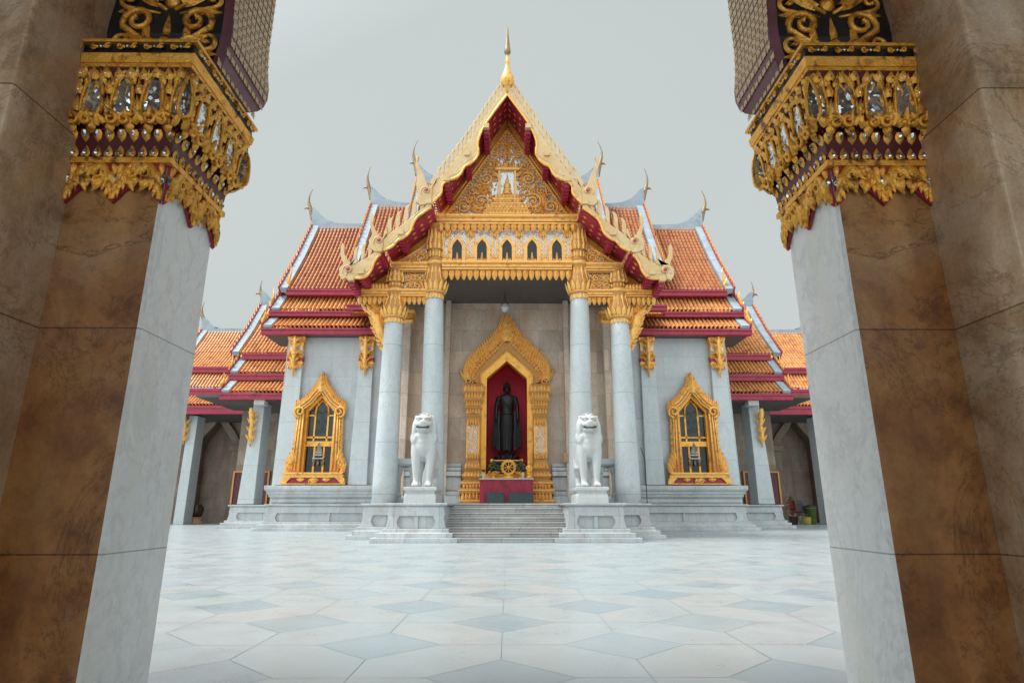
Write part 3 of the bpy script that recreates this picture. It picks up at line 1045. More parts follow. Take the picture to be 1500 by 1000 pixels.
Zent1 = AZ(397, 19.6)        # underside of the middle entablature
for s in (-1, 1):
    for q, (xb, xt, ytop) in enumerate(colx):
        zt = AZ(ytop, YC)
        r0, r1 = .405 - .01 * q, .312
        mb = MB()
        x = s * xb
        k = 10
        prof = [(r0 * 1.0 + (r1 - r0) * (t / k) ** 1.15, ZP + (zt - ZP) * t / k) for t in range(k + 1)]
        L = []
        for (r, z) in prof:
            cx = s * (xb + (xt - xb) * (z - ZP) / (zt - ZP))
            L.append([(cx + r * cos(2 * pi * i / 40), YC + r * sin(2 * pi * i / 40), z) for i in range(40)])
        mb.loops(L, 0, True)
        co = mb.build('column', 'marble_plain', hall)
        cm = MB()
        cx = (s * xt, YC, 0)
        ztop = AZ(385 if q == 0 else 425, YC)
        lotus_capital(cm, cx, r1, zt, ztop, r1)
        cm.build('capital', ['gold_light', 'mosaic', 'gold_deep'], co)
        dm = MB()
        z2 = AZ(331 if q == 0 else 395, YC)
        h = z2 - ztop
        rr = r1 * .92
        dm.lathe([(rr * 1.05, ztop), (rr * 1.05, ztop + h * .08), (rr * .9, ztop + h * .1), (rr * .9, ztop + h * .3), (rr * 1.12, ztop + h * .34), (rr * 1.2, ztop + h * .45),
                  (rr * .92, ztop + h * .62), (rr * .85, ztop + h * .9), (rr * 1.05, ztop + h * .94), (rr * 1.05, z2)], cx, 24, 2)
        petal_ring(dm, cx, ztop + h * .3, rr * 1.06, 12, rr * .52, h * .3, .05, -.05, 1)
        petal_ring(dm, cx, ztop + h * .52, rr * .98, 12, rr * .46, h * .36, .04, .02, 1)
        petal_ring(dm, cx, ztop + h * .55, rr * 1.02, 12, rr * .15, h * .2, .03, .02, 1, 1)
        petal_ring(dm, cx, ztop + h * .10, rr * .93, 14, rr * .36, h * .18, .03, 0, 1)
        dm.build('upper_drum', ['gold_light', 'mosaic', 'gold_deep'], co)

# ---- roof of the porch: three tiers a side
b1a, b1b = XZ(742.3, 135, YG), XZ(635.5, 280, YG)
b2a, b2b = XZ(633, 302, YG), XZ(561, 356, YG)
b3a, b3b = XZ(557, 371, YG), XZ(508, 405, YG)
tiers = [(b1a, b1b, 31.0), (b2a, b2b, 28.0), (b3a, b3b, 27.2)]
for s in (-1, 1):
    for (a, b, yb) in tiers:
        sb = MB()
        pa, pb = Vector((a[0], 0, a[1])), Vector((b[0], 0, b[1]))
        d = (pb - pa).normalized()
        nrm = Vector((-d.z, 0, d.x))
        if nrm.z < 0:
            nrm = -nrm
        lo, hi = -.08, -.02
        poly = [(s * (p.x + nrm.x * o), p.z + nrm.z * o) for p, o in ((pa, lo), (pb, lo), (pb, hi), (pa, hi))]
        if a is b1a:
            poly[0] = (0.0, poly[0][1])
            poly[3] = (0.0, poly[3][1] + .05)
        sb.prism(poly, Matrix(((1, 0, 0, 0), (0, 0, 1, 0), (0, 1, 0, 0), (0, 0, 0, 1))), YG + .06, yb)
        ro = sb.build('porch_roof', 'maroon', hall)
        tl = MB()
        tile_slope(tl, (s * a[0], YG + .1, a[1]), (0, yb - YG - .1, 0), (s * (b[0] - a[0]), 0, b[1] - a[1]))
        tl.build('tiling', 'tile', ro)
        # gilt flowers on the soffit
        fm = MB()
        Ls = (pb - pa).length
        for i in range(int(Ls / .36)):
            for j in range(4):
                p = pa + d * (.25 + i * .36) + nrm * (lo - .004)
                T = Matrix(((s * d.x, 0, -s * nrm.x, s * p.x), (0, 1, 0, YG + .35 + j * .34 + (.17 if i % 2 else 0)), (d.z, 0, -nrm.z, p.z), (0, 0, 0, 1)))
                if T[1][3] < YT - .1:
                    for k in range(4):
                        fm.leaf(rot2(T, 0, 0, k * pi / 2), .06, .085, .012, prof=(.4, 1, .8, 0))
        fm.build('soffit_flowers', 'gold_flat', ro)
        # purlins, gilt at the end
        for (px_, py_) in [[(712.5, 187), (684.7, 227), (655, 264), (628.5, 297)], [(587.5, 342), (556, 367)], [(530, 399), (515, 409)]][tiers.index((a, b, yb))]:
            x_, z_ = XZ(px_, py_, YG)
            pm = MB()
            hw = .085
            pm.box(s * x_ - hw, s * x_ + hw, YG + .04, YT + .05, z_ - .22, z_ + .06, 0)
            for q in range(5):
                yq = YG + .16 + q * .24
                pm.box(s * x_ - hw - .015, s * x_ + hw + .015, yq, yq + .09, z_ - .25, z_ + .05, 0)
            pm.box(s * x_ - hw - .012, s * x_ + hw + .012, YG - .135, YG + .04, z_ - .08, z_ + .09, 1)
            pm.build('purlin', ['maroon', 'cream'], ro)

# ---- bargeboards (lamyong) with fins and naga ends
TG = lambda s: front(0, YG, 0, s)
tier_px = [
    dict(root=[(742.3, 124), (716, 158), (690, 197), (664, 233), (641, 262), (634, 276)],
         low=[(632, 300), (641, 291), (647, 283), (648, 273), (655, 266), (667, 262), (675, 256), (681, 245), (689, 241), (697, 234), (701, 224), (700, 209), (709, 187), (724, 165), (742.3, 140)],
         nfin=17),
    dict(root=[(633, 291), (622, 305), (606, 317), (590, 330), (574, 341), (562, 352)],
         low=[(562, 368), (575, 362), (583, 353), (590, 350), (600, 342), (605, 330), (610, 321), (620, 313), (632, 305)],
         nfin=6),
    dict(root=[(556, 364), (547, 372), (536, 380), (524, 386), (512, 391)],
         low=[(508, 408), (518, 408), (528, 408), (538, 405), (545, 395), (548, 386), (553, 378), (558, 373)],
         nfin=4)]
naga_px = [
    dict(out=[(634, 276), (641, 262), (636, 258), (631, 270), (633, 274), (629, 276), (625, 270), (621, 258), (616, 250), (612, 238), (614, 230), (610, 232), (609, 245), (613, 258), (610, 272), (612, 285), (611, 298), (616, 302), (632, 300)], eye=(625, 281)),
    dict(out=[(562, 352), (568, 342), (567, 334), (563, 342), (562, 350), (557, 349), (552, 341), (547, 330), (549, 320), (546, 313), (543, 318), (543, 332), (546, 345), (541, 354), (543, 365), (550, 370), (562, 368)], eye=(556, 354)),
    dict(out=[(512, 391), (524, 386), (523, 378), (517, 388), (511, 384), (505, 372), (506, 362), (503, 357), (500, 364), (500, 376), (504, 388), (498, 394), (498, 404), (502, 411), (508, 408)], eye=(511, 396))]
for s in (-1, 1):
    for tp, npx in zip(tier_px, naga_px):
        mb = MB()
        rt = P2(tp['root'], YG)
        lw = P2(tp['low'], YG)
        if tp is tier_px[0]:
            rt[0] = (.003, rt[0][1])
            lw[-1] = (.003, lw[-1][1])
        lws = crom(lw, 3)
        T = TG(s)
        rt0 = rt
        dd = .09 if tp is tier_px[0] else .0
        rt = []
        for i, p in enumerate(rt0):
            a_, b_ = rt0[max(i - 1, 0)], rt0[min(i + 1, len(rt0) - 1)]
            l_ = math.dist(a_, b_)
            kx, kz = (b_[0] - a_[0]) / l_, (b_[1] - a_[1]) / l_
            f_ = 1.0 if 0 < i < len(rt0) - 1 else (.55 if i else .75)
            rt.append((max(p[0] + kz * dd * f_, .003), p[1] - kx * dd * f_))
        rt[-1] = rt0[-1]
        mb.prism(rt + lws[0 if lw[0] != rt[-1] else 1:], T, -.05, .07)
        # raised bead along the lower edge
        mb.tube([T @ Vector((x, z, .06)) for x, z in lws], .045, 6, 1, up=(0, 1, 0))
        mb.tube([T @ Vector((x + .0, z + .16, .07)) for x, z in lws[2:-4]], .018, 5, 0, up=(0, 1, 0))
        # fins
        nf = tp['nfin']
        seg = [math.dist(rt[i], rt[i + 1]) for i in range(len(rt) - 1)]
        tot = sum(seg)
        for i in range(nf):
            u = tot * (i + .45) / nf * .97
            k = 0
            while k < len(seg) - 1 and u > seg[k]:
                u -= seg[k]
                k += 1
            f = u / seg[k]
            x = rt[k][0] + (rt[k + 1][0] - rt[k][0]) * f
            z = rt[k][1] + (rt[k + 1][1] - rt[k][1]) * f
            wf, hf = tot / nf * .34, .52 if nf > 10 else .58
            # upright flame, its tip bending towards the ridge
            pr = [(wf * .60, -.14), (wf * .62, hf * .35), (wf * .60, hf * .72), (wf * .25, hf * .98), (-wf * .9, hf * 1.15), (-wf * .50, hf * .85), (-wf * .52, hf * .45), (-wf * .62, .16)]
            mb.prism([(x + a, z + b) for a, b in pr], T, -.03, .045)
        bo = mb.build('bargeboard', ['cream', 'gold'], hall, bevel=.012)
        nm = MB()
        out = P2(npx['out'], YG)
        # rounded naga outline
        body = out[:]
        nm.prism(body, T, -.06, .10)
        ex, ez = XZ(*npx['eye'], YG)
        nm.lathe([(.10, 0), (.10, .02), (.075, .05), (.07, .03)], seg=14, T=T @ Matrix.Translation((ex, ez, .10)), mat=0)
        nm.lathe([(.066, 0), (.066, .04), (.02, .055)], seg=12, T=T @ Matrix.Translation((ex, ez, .10)), mat=1)
        nm.spiral(T, ex, ez - .02, .2, 1.0, -.6, 1, .03, lift=.10)
        nm.build('naga_finial', ['cream', 'maroon'], bo, bevel=.02)

# finial over the porch gable
fz0, fz1 = AZ(127, YG), AZ(38, YG)
H = fz1 - fz0
mb = MB()
mb.lathe([(.05, -.15 * H), (.1, 0.0), (.22, .02 * H), (.255, .07 * H), (.24, .13 * H), (.155, .21 * H), (.09, .30 * H), (.06, .36 * H), (.075, .37 * H), (.075, .41 * H), (.055, .42 * H), (.05, .49 * H),
          (.06, .505 * H)], (0, YG - .02, fz0), 16)
mb.lathe([(.058, .506 * H), (.075, .51 * H), (.125, .55 * H), (.105, .60 * H), (.055, .78 * H), (.02, .97 * H), (.006, H)], (0, YG - .02, fz0), 16, 1)
mb.build('gable_finial', ['gold', 'chofa'], hall)  # upper half darkened to look silhouetted against the sky

# ---- gable wall, tympanum, frieze
gw = MB()
gl = []
for (a, b, yb) in tiers:
    gl += [(a[0], a[1] - .06), (b[0], b[1] - .06)]
zlow = AZ(432, YT)
poly = [(x, z) for x, z in gl] + [(gl[-1][0], zlow), (AX(650, 420, YT), zlow), (AX(650, 420, YT), AZ(383, YT)), (0, AZ(383, YT))]
for s in (-1, 1):
    gw.prism([(s * max(x, .002), z) for x, z in poly], TF(YT + .25), 0, .16, 0)
gwo = gw.build('gable_wall', 'gold_flat', hall)

# triangular carved panel
ap, bl = XZ(742.3, 191, YT), XZ(656, 316, YT)
tm = MB()
tm.prism([(-bl[0], bl[1]), (bl[0], bl[1]), (0, ap[1])], TF(YT + .09), 0, .06, 0)
tmo = tm.build('tympanum', 'mosaic', hall)
rk = MB()
for s in (-1, 1):
    for o, r in ((0.04, .05), (.13, .035)):
        rk.tube([(s * (bl[0] + o * 1.9), YT + .0, bl[1] - .02), (0, YT + .0, ap[1] + o * 1.9)], r, 6)
    L = math.dist(bl, (0, ap[1]))
    for i in range(34):
        t = (i + .5) / 34
        x, z = s * bl[0] * (1 - t), bl[1] + (ap[1] - bl[1]) * t
        a = math.atan2(ap[1] - bl[1], -s * bl[0])
        rk.leaf(rot2(TF(YT - .02), x + s * .02, z + .02, a - s * -1 * pi / 2 if False else a + s * pi / 2 * 1, 0), .09, .13, .03)
rk.build('raking_moulding', 'gold_light', tmo)
sc = MB()
rr = random.Random(11)
Tt = TF(YT + .03)


def inside(x, z, m=.0):
    if z < bl[1] + m:
        return False
    return abs(x) <= bl[0] * (ap[1] - z) / (ap[1] - bl[1]) - m * 1.2


zb_ = bl[1]
hgt = ap[1] - bl[1]
spir = []
for (fx, fz, r) in [(.74, .10, .30), (.44, .16, .33), (.58, .36 - .08, .24), (.36, .42, .27), (.50, .02 + .05, .18), (.30, .58, .20), (.20, .70, .17), (.12, .80, .14), (.88, .055, .17), (.26, .08, .2), (.62, .19, .16), (.40, .29, .15), (.25, .52, .13)]:
    spir.append((fx * bl[0], zb_ + fz * hgt, r))
for s in (-1, 1):
    for (x, z, r) in spir:
        if not inside(x, z, r * .35):
            x *= .94
        sc.spiral(Tt, s * x, z, r, 1.7, rr.uniform(0, 6.28), s * rr.choice((-1, 1)), r * .15, lift=.05)
        for k in range(9):
            a = k / 9 * 2 * pi + rr.uniform(-.2, .2)
            lx, lz = s * x + cos(a) * r * 1.0, z + sin(a) * r * 1.0
            if inside(lx, lz, .09):
                sc.leaf(rot2(Tt, lx, lz, a + s * .9, .02), r * .42, r * .72, .07, curl=s * r * .18, tip=.05)
        sc.lathe([(.02, .1), (r * .16, .085), (r * .2, .03), (r * .2, 0)], seg=8, T=Tt @ Matrix.Translation((s * x, z, .02)))
    for k in range(560):
        x, z = rr.uniform(0, bl[0]), rr.uniform(zb_, ap[1])
        if inside(x, z, .10) and not (x < .42 and .0 < (z - zb_) / hgt < .55):
            sc.leaf(rot2(Tt, s * x, z, rr.uniform(.2, 2.9), .01), rr.uniform(.05, .09), rr.uniform(.10, .17), .05, curl=rr.uniform(-.05, .05), tip=.03)
    for t in range(10):
        z = zb_ + hgt * (.64 + .034 * t)
        sc.leaf(rot2(Tt, s * .02, z, pi / 2 - s * .5, .05), .11, .2 - t * .01, .06, curl=s * .04, tip=.05)
sc.build('scroll_carving', 'gold_light', tmo)
# little shrine in the middle of the panel
sh = MB()
for (z0, z1, hw) in [(0.0, .045, .90), (.05, .065, .80), (.07, .105, .85), (.11, .125, .62), (.13, .155, .52), (.16, .18, .55), (.185, .215, .42)]:
    sh.box(-hw * .95, hw * .95, YT - .18, YT + .04, zb_ + z0 * hgt, zb_ + z1 * hgt)
zsh = zb_ + .22 * hgt
for zz, n_, hw in ((.105, 12, .8), (.045, 14, .86), (.155, 8, .5), (.215, 6, .4)):
    for i in range(n_):
        sh.leaf(rot2(TF(YT - .185), -hw + 2 * hw * (i + .5) / n_, zb_ + zz * hgt, -pi / 2), 2 * hw / n_ * .9, .11, .04)
for s in (-1, 1):
    sh.box(min(s * .25, s * .33), max(s * .25, s * .33), YT - .13, YT + .04, zsh, zb_ + .50 * hgt)
    sh.leaf(rot2(TF(YT - .12), s * .36, zb_ + .44 * hgt, pi / 2 - s * .7), .14, .32, .05, curl=s * .06)
sh.box(-.45, .45, YT - .16, YT + .04, zb_ + .505 * hgt, zb_ + .53 * hgt)
for i in range(7):
    sh.leaf(rot2(TF(YT - .12), (i - 3) * .12, zb_ + .53 * hgt, pi / 2), .12, .34 - abs(i - 3) * .06, .05)
sh.build('shrine', 'gold_light', tmo)
sh = MB()
sh.box(-.248, .248, YT - .04, YT + .04, zsh, zb_ + .50 * hgt)
sh.build('shrine_back', 'mosaic', tmo)
sh = MB()
sh.lathe([(.17, 0), (.19, .06), (.1, .09), (.15, .14), (.16, .2), (.1, .25), (.13, .34), (.14, .42), (.06, .48), (.07, .56), (.06, .62), (.025, .74), (.005, .9)], (0, YT - .09, zsh), 12)
sh.build('shrine_figure', 'gold_light', tmo)


def cornice(mb, x0, x1, yf, zt, zb, yb=None, notch=None, mat=0):
    """stepped gilded moulding between heights zb and zt"""
    yb = yb or YT + .35
    h = zt - zb
    for a, b, o in ((0, .16, .02), (.165, .33, .09), (.335, .42, .05), (.425, .72, .10), (.725, .80, .15), (.805, 1.0, .19)):
        mb.box(x0, x1, yf - o, yb, zb + a * h, zb + b * h - .002, 1 if o in (.05, .02) else mat)


def teeth(mb, x0, x1, yf, z, h, n, mat=0):
    for i in range(n):
        x = x0 + (x1 - x0) * (i + .5) / n
        w_ = (x1 - x0) / n
        mb.leaf(rot2(TF(yf), x, z, -pi / 2), w_ * .92, h, w_ * .5, mat=mat, prof=(.8, 1, .95, .65, .15), tip=-.03)
        mb.leaf(rot2(TF(yf), x, z, -pi / 2, .02), w_ * .5, h * .72, w_ * .5, mat=mat, prof=(.8, 1, .9, .5, 0))


XI = AX(650, 360, 19.7)       # inner half-width between the columns' upper drums
yf = 19.62
en = MB()
cornice(en, -AX(640, 325, yf), AX(640, 325, yf), yf, AZ(317, yf), AZ(332, yf))
teeth(en, -AX(641, 335, yf), AX(641, 335, yf), yf - .1, AZ(331, yf), AZ(331, yf) - AZ(341, yf), 21)
cornice(en, -XI - .02, XI + .02, yf, AZ(384.5, yf), AZ(398, yf))
teeth(en, -XI, XI, yf - .06, AZ(398, yf), AZ(397, yf) - AZ(410, yf), 21)
en.build('entablature', ['gold_light', 'gold_deep'], hall)
# frieze with five pointed windows
zf0, zf1 = AZ(384, yf) + .004, AZ(334, yf)
fz = MB()
fz.box(-XI, XI, yf + .10, YT + .22, zf0, zf1, 0)
fzo = fz.build('frieze', 'mosaic', hall)
dm = MB()                     # diaper pattern of small gilt lozenges
nx_, nz_ = 52, 17
for i in range(nx_):
    for j in range(nz_):
        x = -XI + 2 * XI * (i + .5 + (.5 if j % 2 else 0)) / nx_
        z = zf0 + (zf1 - zf0) * (j + .5) / nz_
        if abs(x) < XI - .05:
            dm.leaf(rot2(TF(yf + .098), x, z - .05, pi / 2), .042, .078, .012, prof=(0, .8, .8, 0))
dm.build('gilt_lozenges', 'gold_light', fzo)
wx = [AX(742.3 - 36.4 * 2, 365, yf), AX(742.3 - 36.4, 365, yf)]
for x in (-wx[0], -wx[1], 0, wx[1], wx[0]):
    hw = .17
    z0, zsp, za = AZ(383, yf), AZ(361, yf), AZ(350, yf)
    wm = MB()
    arch = [(hw, z0), (hw, zsp)] + [(a, b) for a, b in bez((hw, zsp), (hw * .9, zsp + .14), (hw * .35, zsp + .2), (0, za), 5)][1:]
    full = arch + [(-a, b) for a, b in reversed(arch[:-1])]
    wm.prism([(x + a, b) for a, b in full], TF(yf + .095), 0, .01)
    wo = wm.build('attic_window', 'pane_black', fzo)
    fm = MB()
    o2 = [(hw * 1.75, z0), (hw * 1.75, zsp)] + [(a, b) for a, b in bez((hw * 1.75, zsp), (hw * 1.6, zsp + .2), (hw * .5, zsp + .3), (0, AZ(343, yf)), 5)][1:]
    ring = [(x + a, b) for a, b in o2] + [(x + a, b) for a, b in reversed(arch)]
    fm.prism(ring, TF(yf + .09), 0, .07)
    ring = [(x - a, b) for a, b in o2] + [(x - a, b) for a, b in reversed(arch)]
    fm.prism(ring, TF(yf + .09), 0, .07)
    for q in (-1, 0, 1):
        fm.leaf(rot2(TF(yf + .05), x + q * .11, z0 - .02, pi / 2), .13, .26 if q == 0 else .17, .05)
    fm.lathe([(.03, 0), (.045, .06), (.02, .12), (.03, .16), (.005, .24)], (x, yf + .085, z0 + .16), 8)
    fm.build('window_surround', 'gold_light', fzo)
for i in range(6):
    x = -XI + .1 + (2 * XI - .2) * i / 5 if 0 < i < 5 else (-XI + .1 if i == 0 else XI - .1)
    pm = MB()
    for q in (-.09, .09):
        pm.box(x + q - .035, x + q + .035, yf + .03, yf + .097, zf0 + .16, zf1 - .1)
    for zz in (zf0 + .02, zf1 - .2):
        pm.box(x - .15, x + .15, yf + .01, yf + .096, zz, zz + .13)
    for q in (-1, 0, 1):
        pm.leaf(rot2(TF(yf + .005), x + q * .09, zf1 - .2, -pi / 2), .09, .16, .03)
        pm.leaf(rot2(TF(yf + .005), x + q * .09, zf0 + .15, pi / 2), .09, .14, .03)
    pm.build('frieze_pilaster', 'gold_light', fzo)

# side bays of the porch front
for s in (-1, 1):
    em = MB()
    xa, xo = AX(627, 390, yf), AX(573, 390, yf)
    cornice(em, min(s * xa, s * xo), max(s * xa, s * xo), yf + .05, AZ(386, yf), AZ(398.5, yf))
    xb2 = AX(524, 430, yf)
    z1, z2 = AZ(425, yf), AZ(436, yf)
    cornice(em, min(s * xa, s * xb2), max(s * xa, s * xb2), yf + .05, z1, z2)
    teeth(em, min(s * xa, s * xb2), max(s * xa, s * xb2), yf + .0, z2, AZ(435, yf) - AZ(445.5, yf), 14)
    # row of small petals along the rising roof line
    xs0 = AX(568, 424, yf)
    for i in range(9):
        x = xs0 + (xb2 - xs0) * (i + .5) / 9
        em.leaf(rot2(TF(yf - .02), s * x, z1, pi / 2), .2, .24, .06)
    eo = em.build('side_entablature', ['gold_light', 'gold_deep'], hall)
    bp = MB()
    bp.box(min(s * (xa + .01), s * AX(590, 412, yf)), max(s * (xa + .01), s * AX(590, 412, yf)), yf + .15, YT + .3, AZ(424.5, yf) + .01, AZ(398.5, yf) - .01)
    bp.prism([(s * AX(625, 355, yf), AZ(352, yf)), (s * AX(625, 385, yf), AZ(385.5, yf)), (s * AX(580, 385, yf), AZ(385.5, yf))], TF(yf + .2), 0, .04)
    bp.build('carved_panel', 'mosaic', eo)
    sm = MB()
    x0, x1 = AX(622, 412, yf), AX(593, 412, yf)
    for i in range(4):
        x = x0 + (x1 - x0) * (i + .5) / 4
        for zz, r in ((AZ(406, yf), .115), (AZ(417, yf), .12)):
            sm.spiral(TF(yf + .12), s * x, zz, r, 1.4, i * 1.3, 1 if i % 2 else -1, .03, lift=.04)
            for k in range(6):
                sm.leaf(rot2(TF(yf + .12), s * x + r * cos(k), zz + r * sin(k), k + .6, .01), .07, .13, .05, curl=.03)
    A, B, C = XZ(624, 357, yf), XZ(624, 384, yf), XZ(584, 384, yf)
    for k in range(60):
        u, v_ = rr.random(), rr.random()
        if u + v_ > .96:
            continue
        x, z = B[0] + (C[0] - B[0]) * u, B[1] + (A[1] - B[1]) * v_
        sm.leaf(rot2(TF(yf + .16), s * x, z, rr.uniform(.3, 2.8), .01), .10, .2, .06, curl=rr.uniform(-.05, .05), tip=.03)
    for (u, v_, r) in ((.18, .3, .22), (.5, .18, .17), (.2, .62, .15), (.75, .08, .1)):
        sm.spiral(TF(yf + .15), s * (B[0] + (C[0] - B[0]) * u), B[1] + (A[1] - B[1]) * v_, r, 1.6, 1, s, r * .15, lift=.06)
    sm.tube([(s * (A[0] - .05), yf + .14, A[1] + .05), (s * (C[0] + .1), yf + .14, C[1])], .05, 6)
    sm.build('panel_carving', 'gold_light', eo)
    # naga bracket between the outer column and the eave
    kb = MB()
    Tk = Matrix(((s, 0, 0, 0), (0, 0, 1, YC), (0, 1, 0, 0), (0, 0, 0, 1)))
    base = P2([(566, 512), (562, 500), (557, 488), (553, 476), (552, 466), (547, 458), (541, 452), (538, 445)], YC)
    sm_ = crom(base, 4)
    nn = len(sm_)
    kb.tube([Tk @ Vector((x, z, 0)) for x, z in sm_], [.05 + .12 * sin(pi * min(1, i / (nn - 1) * 1.05)) for i in range(nn)], 8, up=(0, 1, 0))
    for i in range(0, nn - 2, 2):
        x, z = sm_[i]
        kb.leaf(rot2(Tk, x - .08, z + .05, 2.2 + .3 * sin(i), 0), .16, .34, .08, curl=.08, back=True)
        kb.leaf(rot2(Tk, x + .10, z + .0, .3 + .2 * cos(i), 0), .13, .22, .07, curl=-.05, back=True)
    kb.tube([Tk @ Vector(p + (0,)) for p in P2([(560, 492), (556, 470), (560, 456), (556, 446)], YC)], [.05, .09, .08, .03], 6, up=(0, 1, 0))
    kb.build('eave_bracket', 'gold', hall)

# ---- porch ceiling, back wall, pilasters
XW = AX(564, 600, YW)
zc = AZ(404, 19.7) + .05
cl = MB()
cl.box(-XW, XW, YT + .42, YW - .01, zc, zc + .2)
cl.box(-XI - .2, XI + .2, 19.75, YT + .415, zc - .06, zc + .14)
for s in (-1, 1):
    zz = AZ(440, 19.7)
    cl.box(min(s * (XI + .5), s * 5.2), max(s * (XI + .5), s * 5.2), 19.76, YT + .41, zz, zz + .12)
cl.build('porch_ceiling', 'dark_ceil', hall)
pw = MB()
hw_n, zn0 = 1.06, ZP + .0
za_n = AZ(531, YW)
zs_n = AZ(556, YW)
# wall with an opening for the niche
oxt = 1.0
pw.prism([(-XW, 0.4), (-oxt, 0.4), (-oxt, zs_n), (0, za_n + .15), (oxt, zs_n), (oxt, .4), (XW, .4), (XW, zc + .5), (-XW, zc + .5)], TF(YW + .6), 0, .6)
pw.build('porch_wall', 'marble_wall', hall)
for s in (-1, 1):
    for (x0p, x1p) in ((589, 598), (650, 657.5)):
        pm = MB()
        a, b = AX(x0p, 560, YW - .4), AX(x1p, 560, YW - .4)
        pm.box(min(s * a, s * b), max(s * a, s * b), YW - .4, YW - .003, ZP, zc - .002)
        po = pm.build('wall_pilaster', 'marble_wall', hall, bevel=.02)
        if x0p < 600:
            gm = MB()
            z0, z1 = AZ(473, YW - .4), AZ(455, YW - .4)
            gm.mould(min(s * a, s * b), max(s * a, s * b), YW - .4, YW - .05, [(.02, z0), (.08, z0 + .1), (.05, z0 + .15), (.05, z1 - .1), (.14, z1 - .06), (.14, z1)])
            gm.build('capital', 'gold', po)
    # skirting of the back wall
    km = MB()
    xa, xb2 = AX(676, 700, YW), XW - .01
    lo, hi = min(s * xa, s * xb2), max(s * xa, s * xb2)
    for (ya, yb, o) in ((737, 726, .42), (725.5, 719, .34), (718, 698, .26), (697, 690, .36), (689, 684, .30), (683, 678, .16)):
        za, zb2 = AZ(ya, YW - .3), AZ(yb, YW - .3)
        km.box(lo, hi, YW - o, YW - .002, max(za, ZP + .003), zb2)
    km.build('skirting', 'marble_base', hall, bevel=.012)
    # low marble balustrade beside the lion
    bm_ = MB()
    x0b, x1b = AX(612, 690, 20.3), AX(577, 690, 20.3)
    lo, hi = min(s * x0b, s * x1b), max(s * x0b, s * x1b)
    zt2, zb2 = AZ(672, 20.3), ZP + .17
    bm_.mould(lo, hi, 20.15, 20.5, [(.0, zt2 - .24), (.06, zt2 - .17), (.06, zt2)], 0)
    bm_.mould(lo, hi, 20.15, 20.5, [(.10, ZP + .004), (.10, zb2)], 0)
    for q in (0, 1):
        cxp = (lo + .13) if q == 0 else (hi - .13)
        bm_.mould(cxp - .1, cxp + .1, 20.22, 20.42, [(.03, zb2 + .002), (.03, zb2 + .1), (0, zb2 + .16), (0, zt2 - .5), (.03, zt2 - .42), (.05, zt2 - .242)], 0)
        sg = 1 if q == 0 else -1
        bm_.prism([(cxp + sg * .1, zt2 - .25), (cxp + sg * .34, zt2 - .25), (cxp + sg * .16, zt2 - .36), (cxp + sg * .1, zt2 - .56)], TF(20.4), 0, .16)
    bm_.build('balustrade', 'marble_plain', hall, bevel=.012)
# ---- gilded arched frames
def ogee(hw, zs, za, n=16, full=.55):
    return bez((hw, zs), (hw * 1.0, zs + (za - zs) * .42), (hw * full, zs + (za - zs) * .52), (0, za), n)


def offset_curve(c, d):
    out = []
    for i, p in enumerate(c):
        a, b = c[max(i - 1, 0)], c[min(i + 1, len(c) - 1)]
        t = (b[0] - a[0], b[1] - a[1])
        l = math.hypot(*t) or 1
        out.append((max(p[0] + t[1] / l * d, 0.0), p[1] - t[0] / l * d))
    return out


# ================= the niche in the porch wall
no = MB()
zs, za = AZ(556, YW), AZ(531, YW)
ztop = AZ(466, YW - .3)
HWI = AX(713, 600, YW)               # red opening
GB = AX(704, 600, YW)                # plain gilt band
# reveal band
for s in (-1, 1):
    no.prism([(s * a, b) for a, b in [(HWI, ZP + .003), (HWI, zs), (.003, za), (.003, za + .42), (GB, zs + .18), (GB, ZP + .003)]], TF(YW + .12), 0, .42)
no.tube([(-GB + .02, YW - .31, ZP + .1), (-GB + .02, YW - .31, zs + .16), (0, YW - .31, za + .40), (GB - .02, YW - .31, zs + .16), (GB - .02, YW - .31, ZP + .1)], .035, 6)
nob = no.build('niche', 'gold_flat', hall)
rb = MB()
rb.box(-1.2, 1.2, YW + 1.25, YW + 1.3, ZP - .1, za + .5)
for s in (-1, 1):
    rb.box(min(s * (HWI + .003), s * 1.1), max(s * (HWI + .003), s * 1.1), YW + .13, YW + 1.248, ZP - .1, za + .5)
    rb.prism([(s * 1.09, zs + .07), (0, za + .09), (0, za + .3), (s * 1.09, zs + .3)], TF(YW + 1.24), 0, 1.1)
rb.build('niche_lining', 'niche_red', nob)
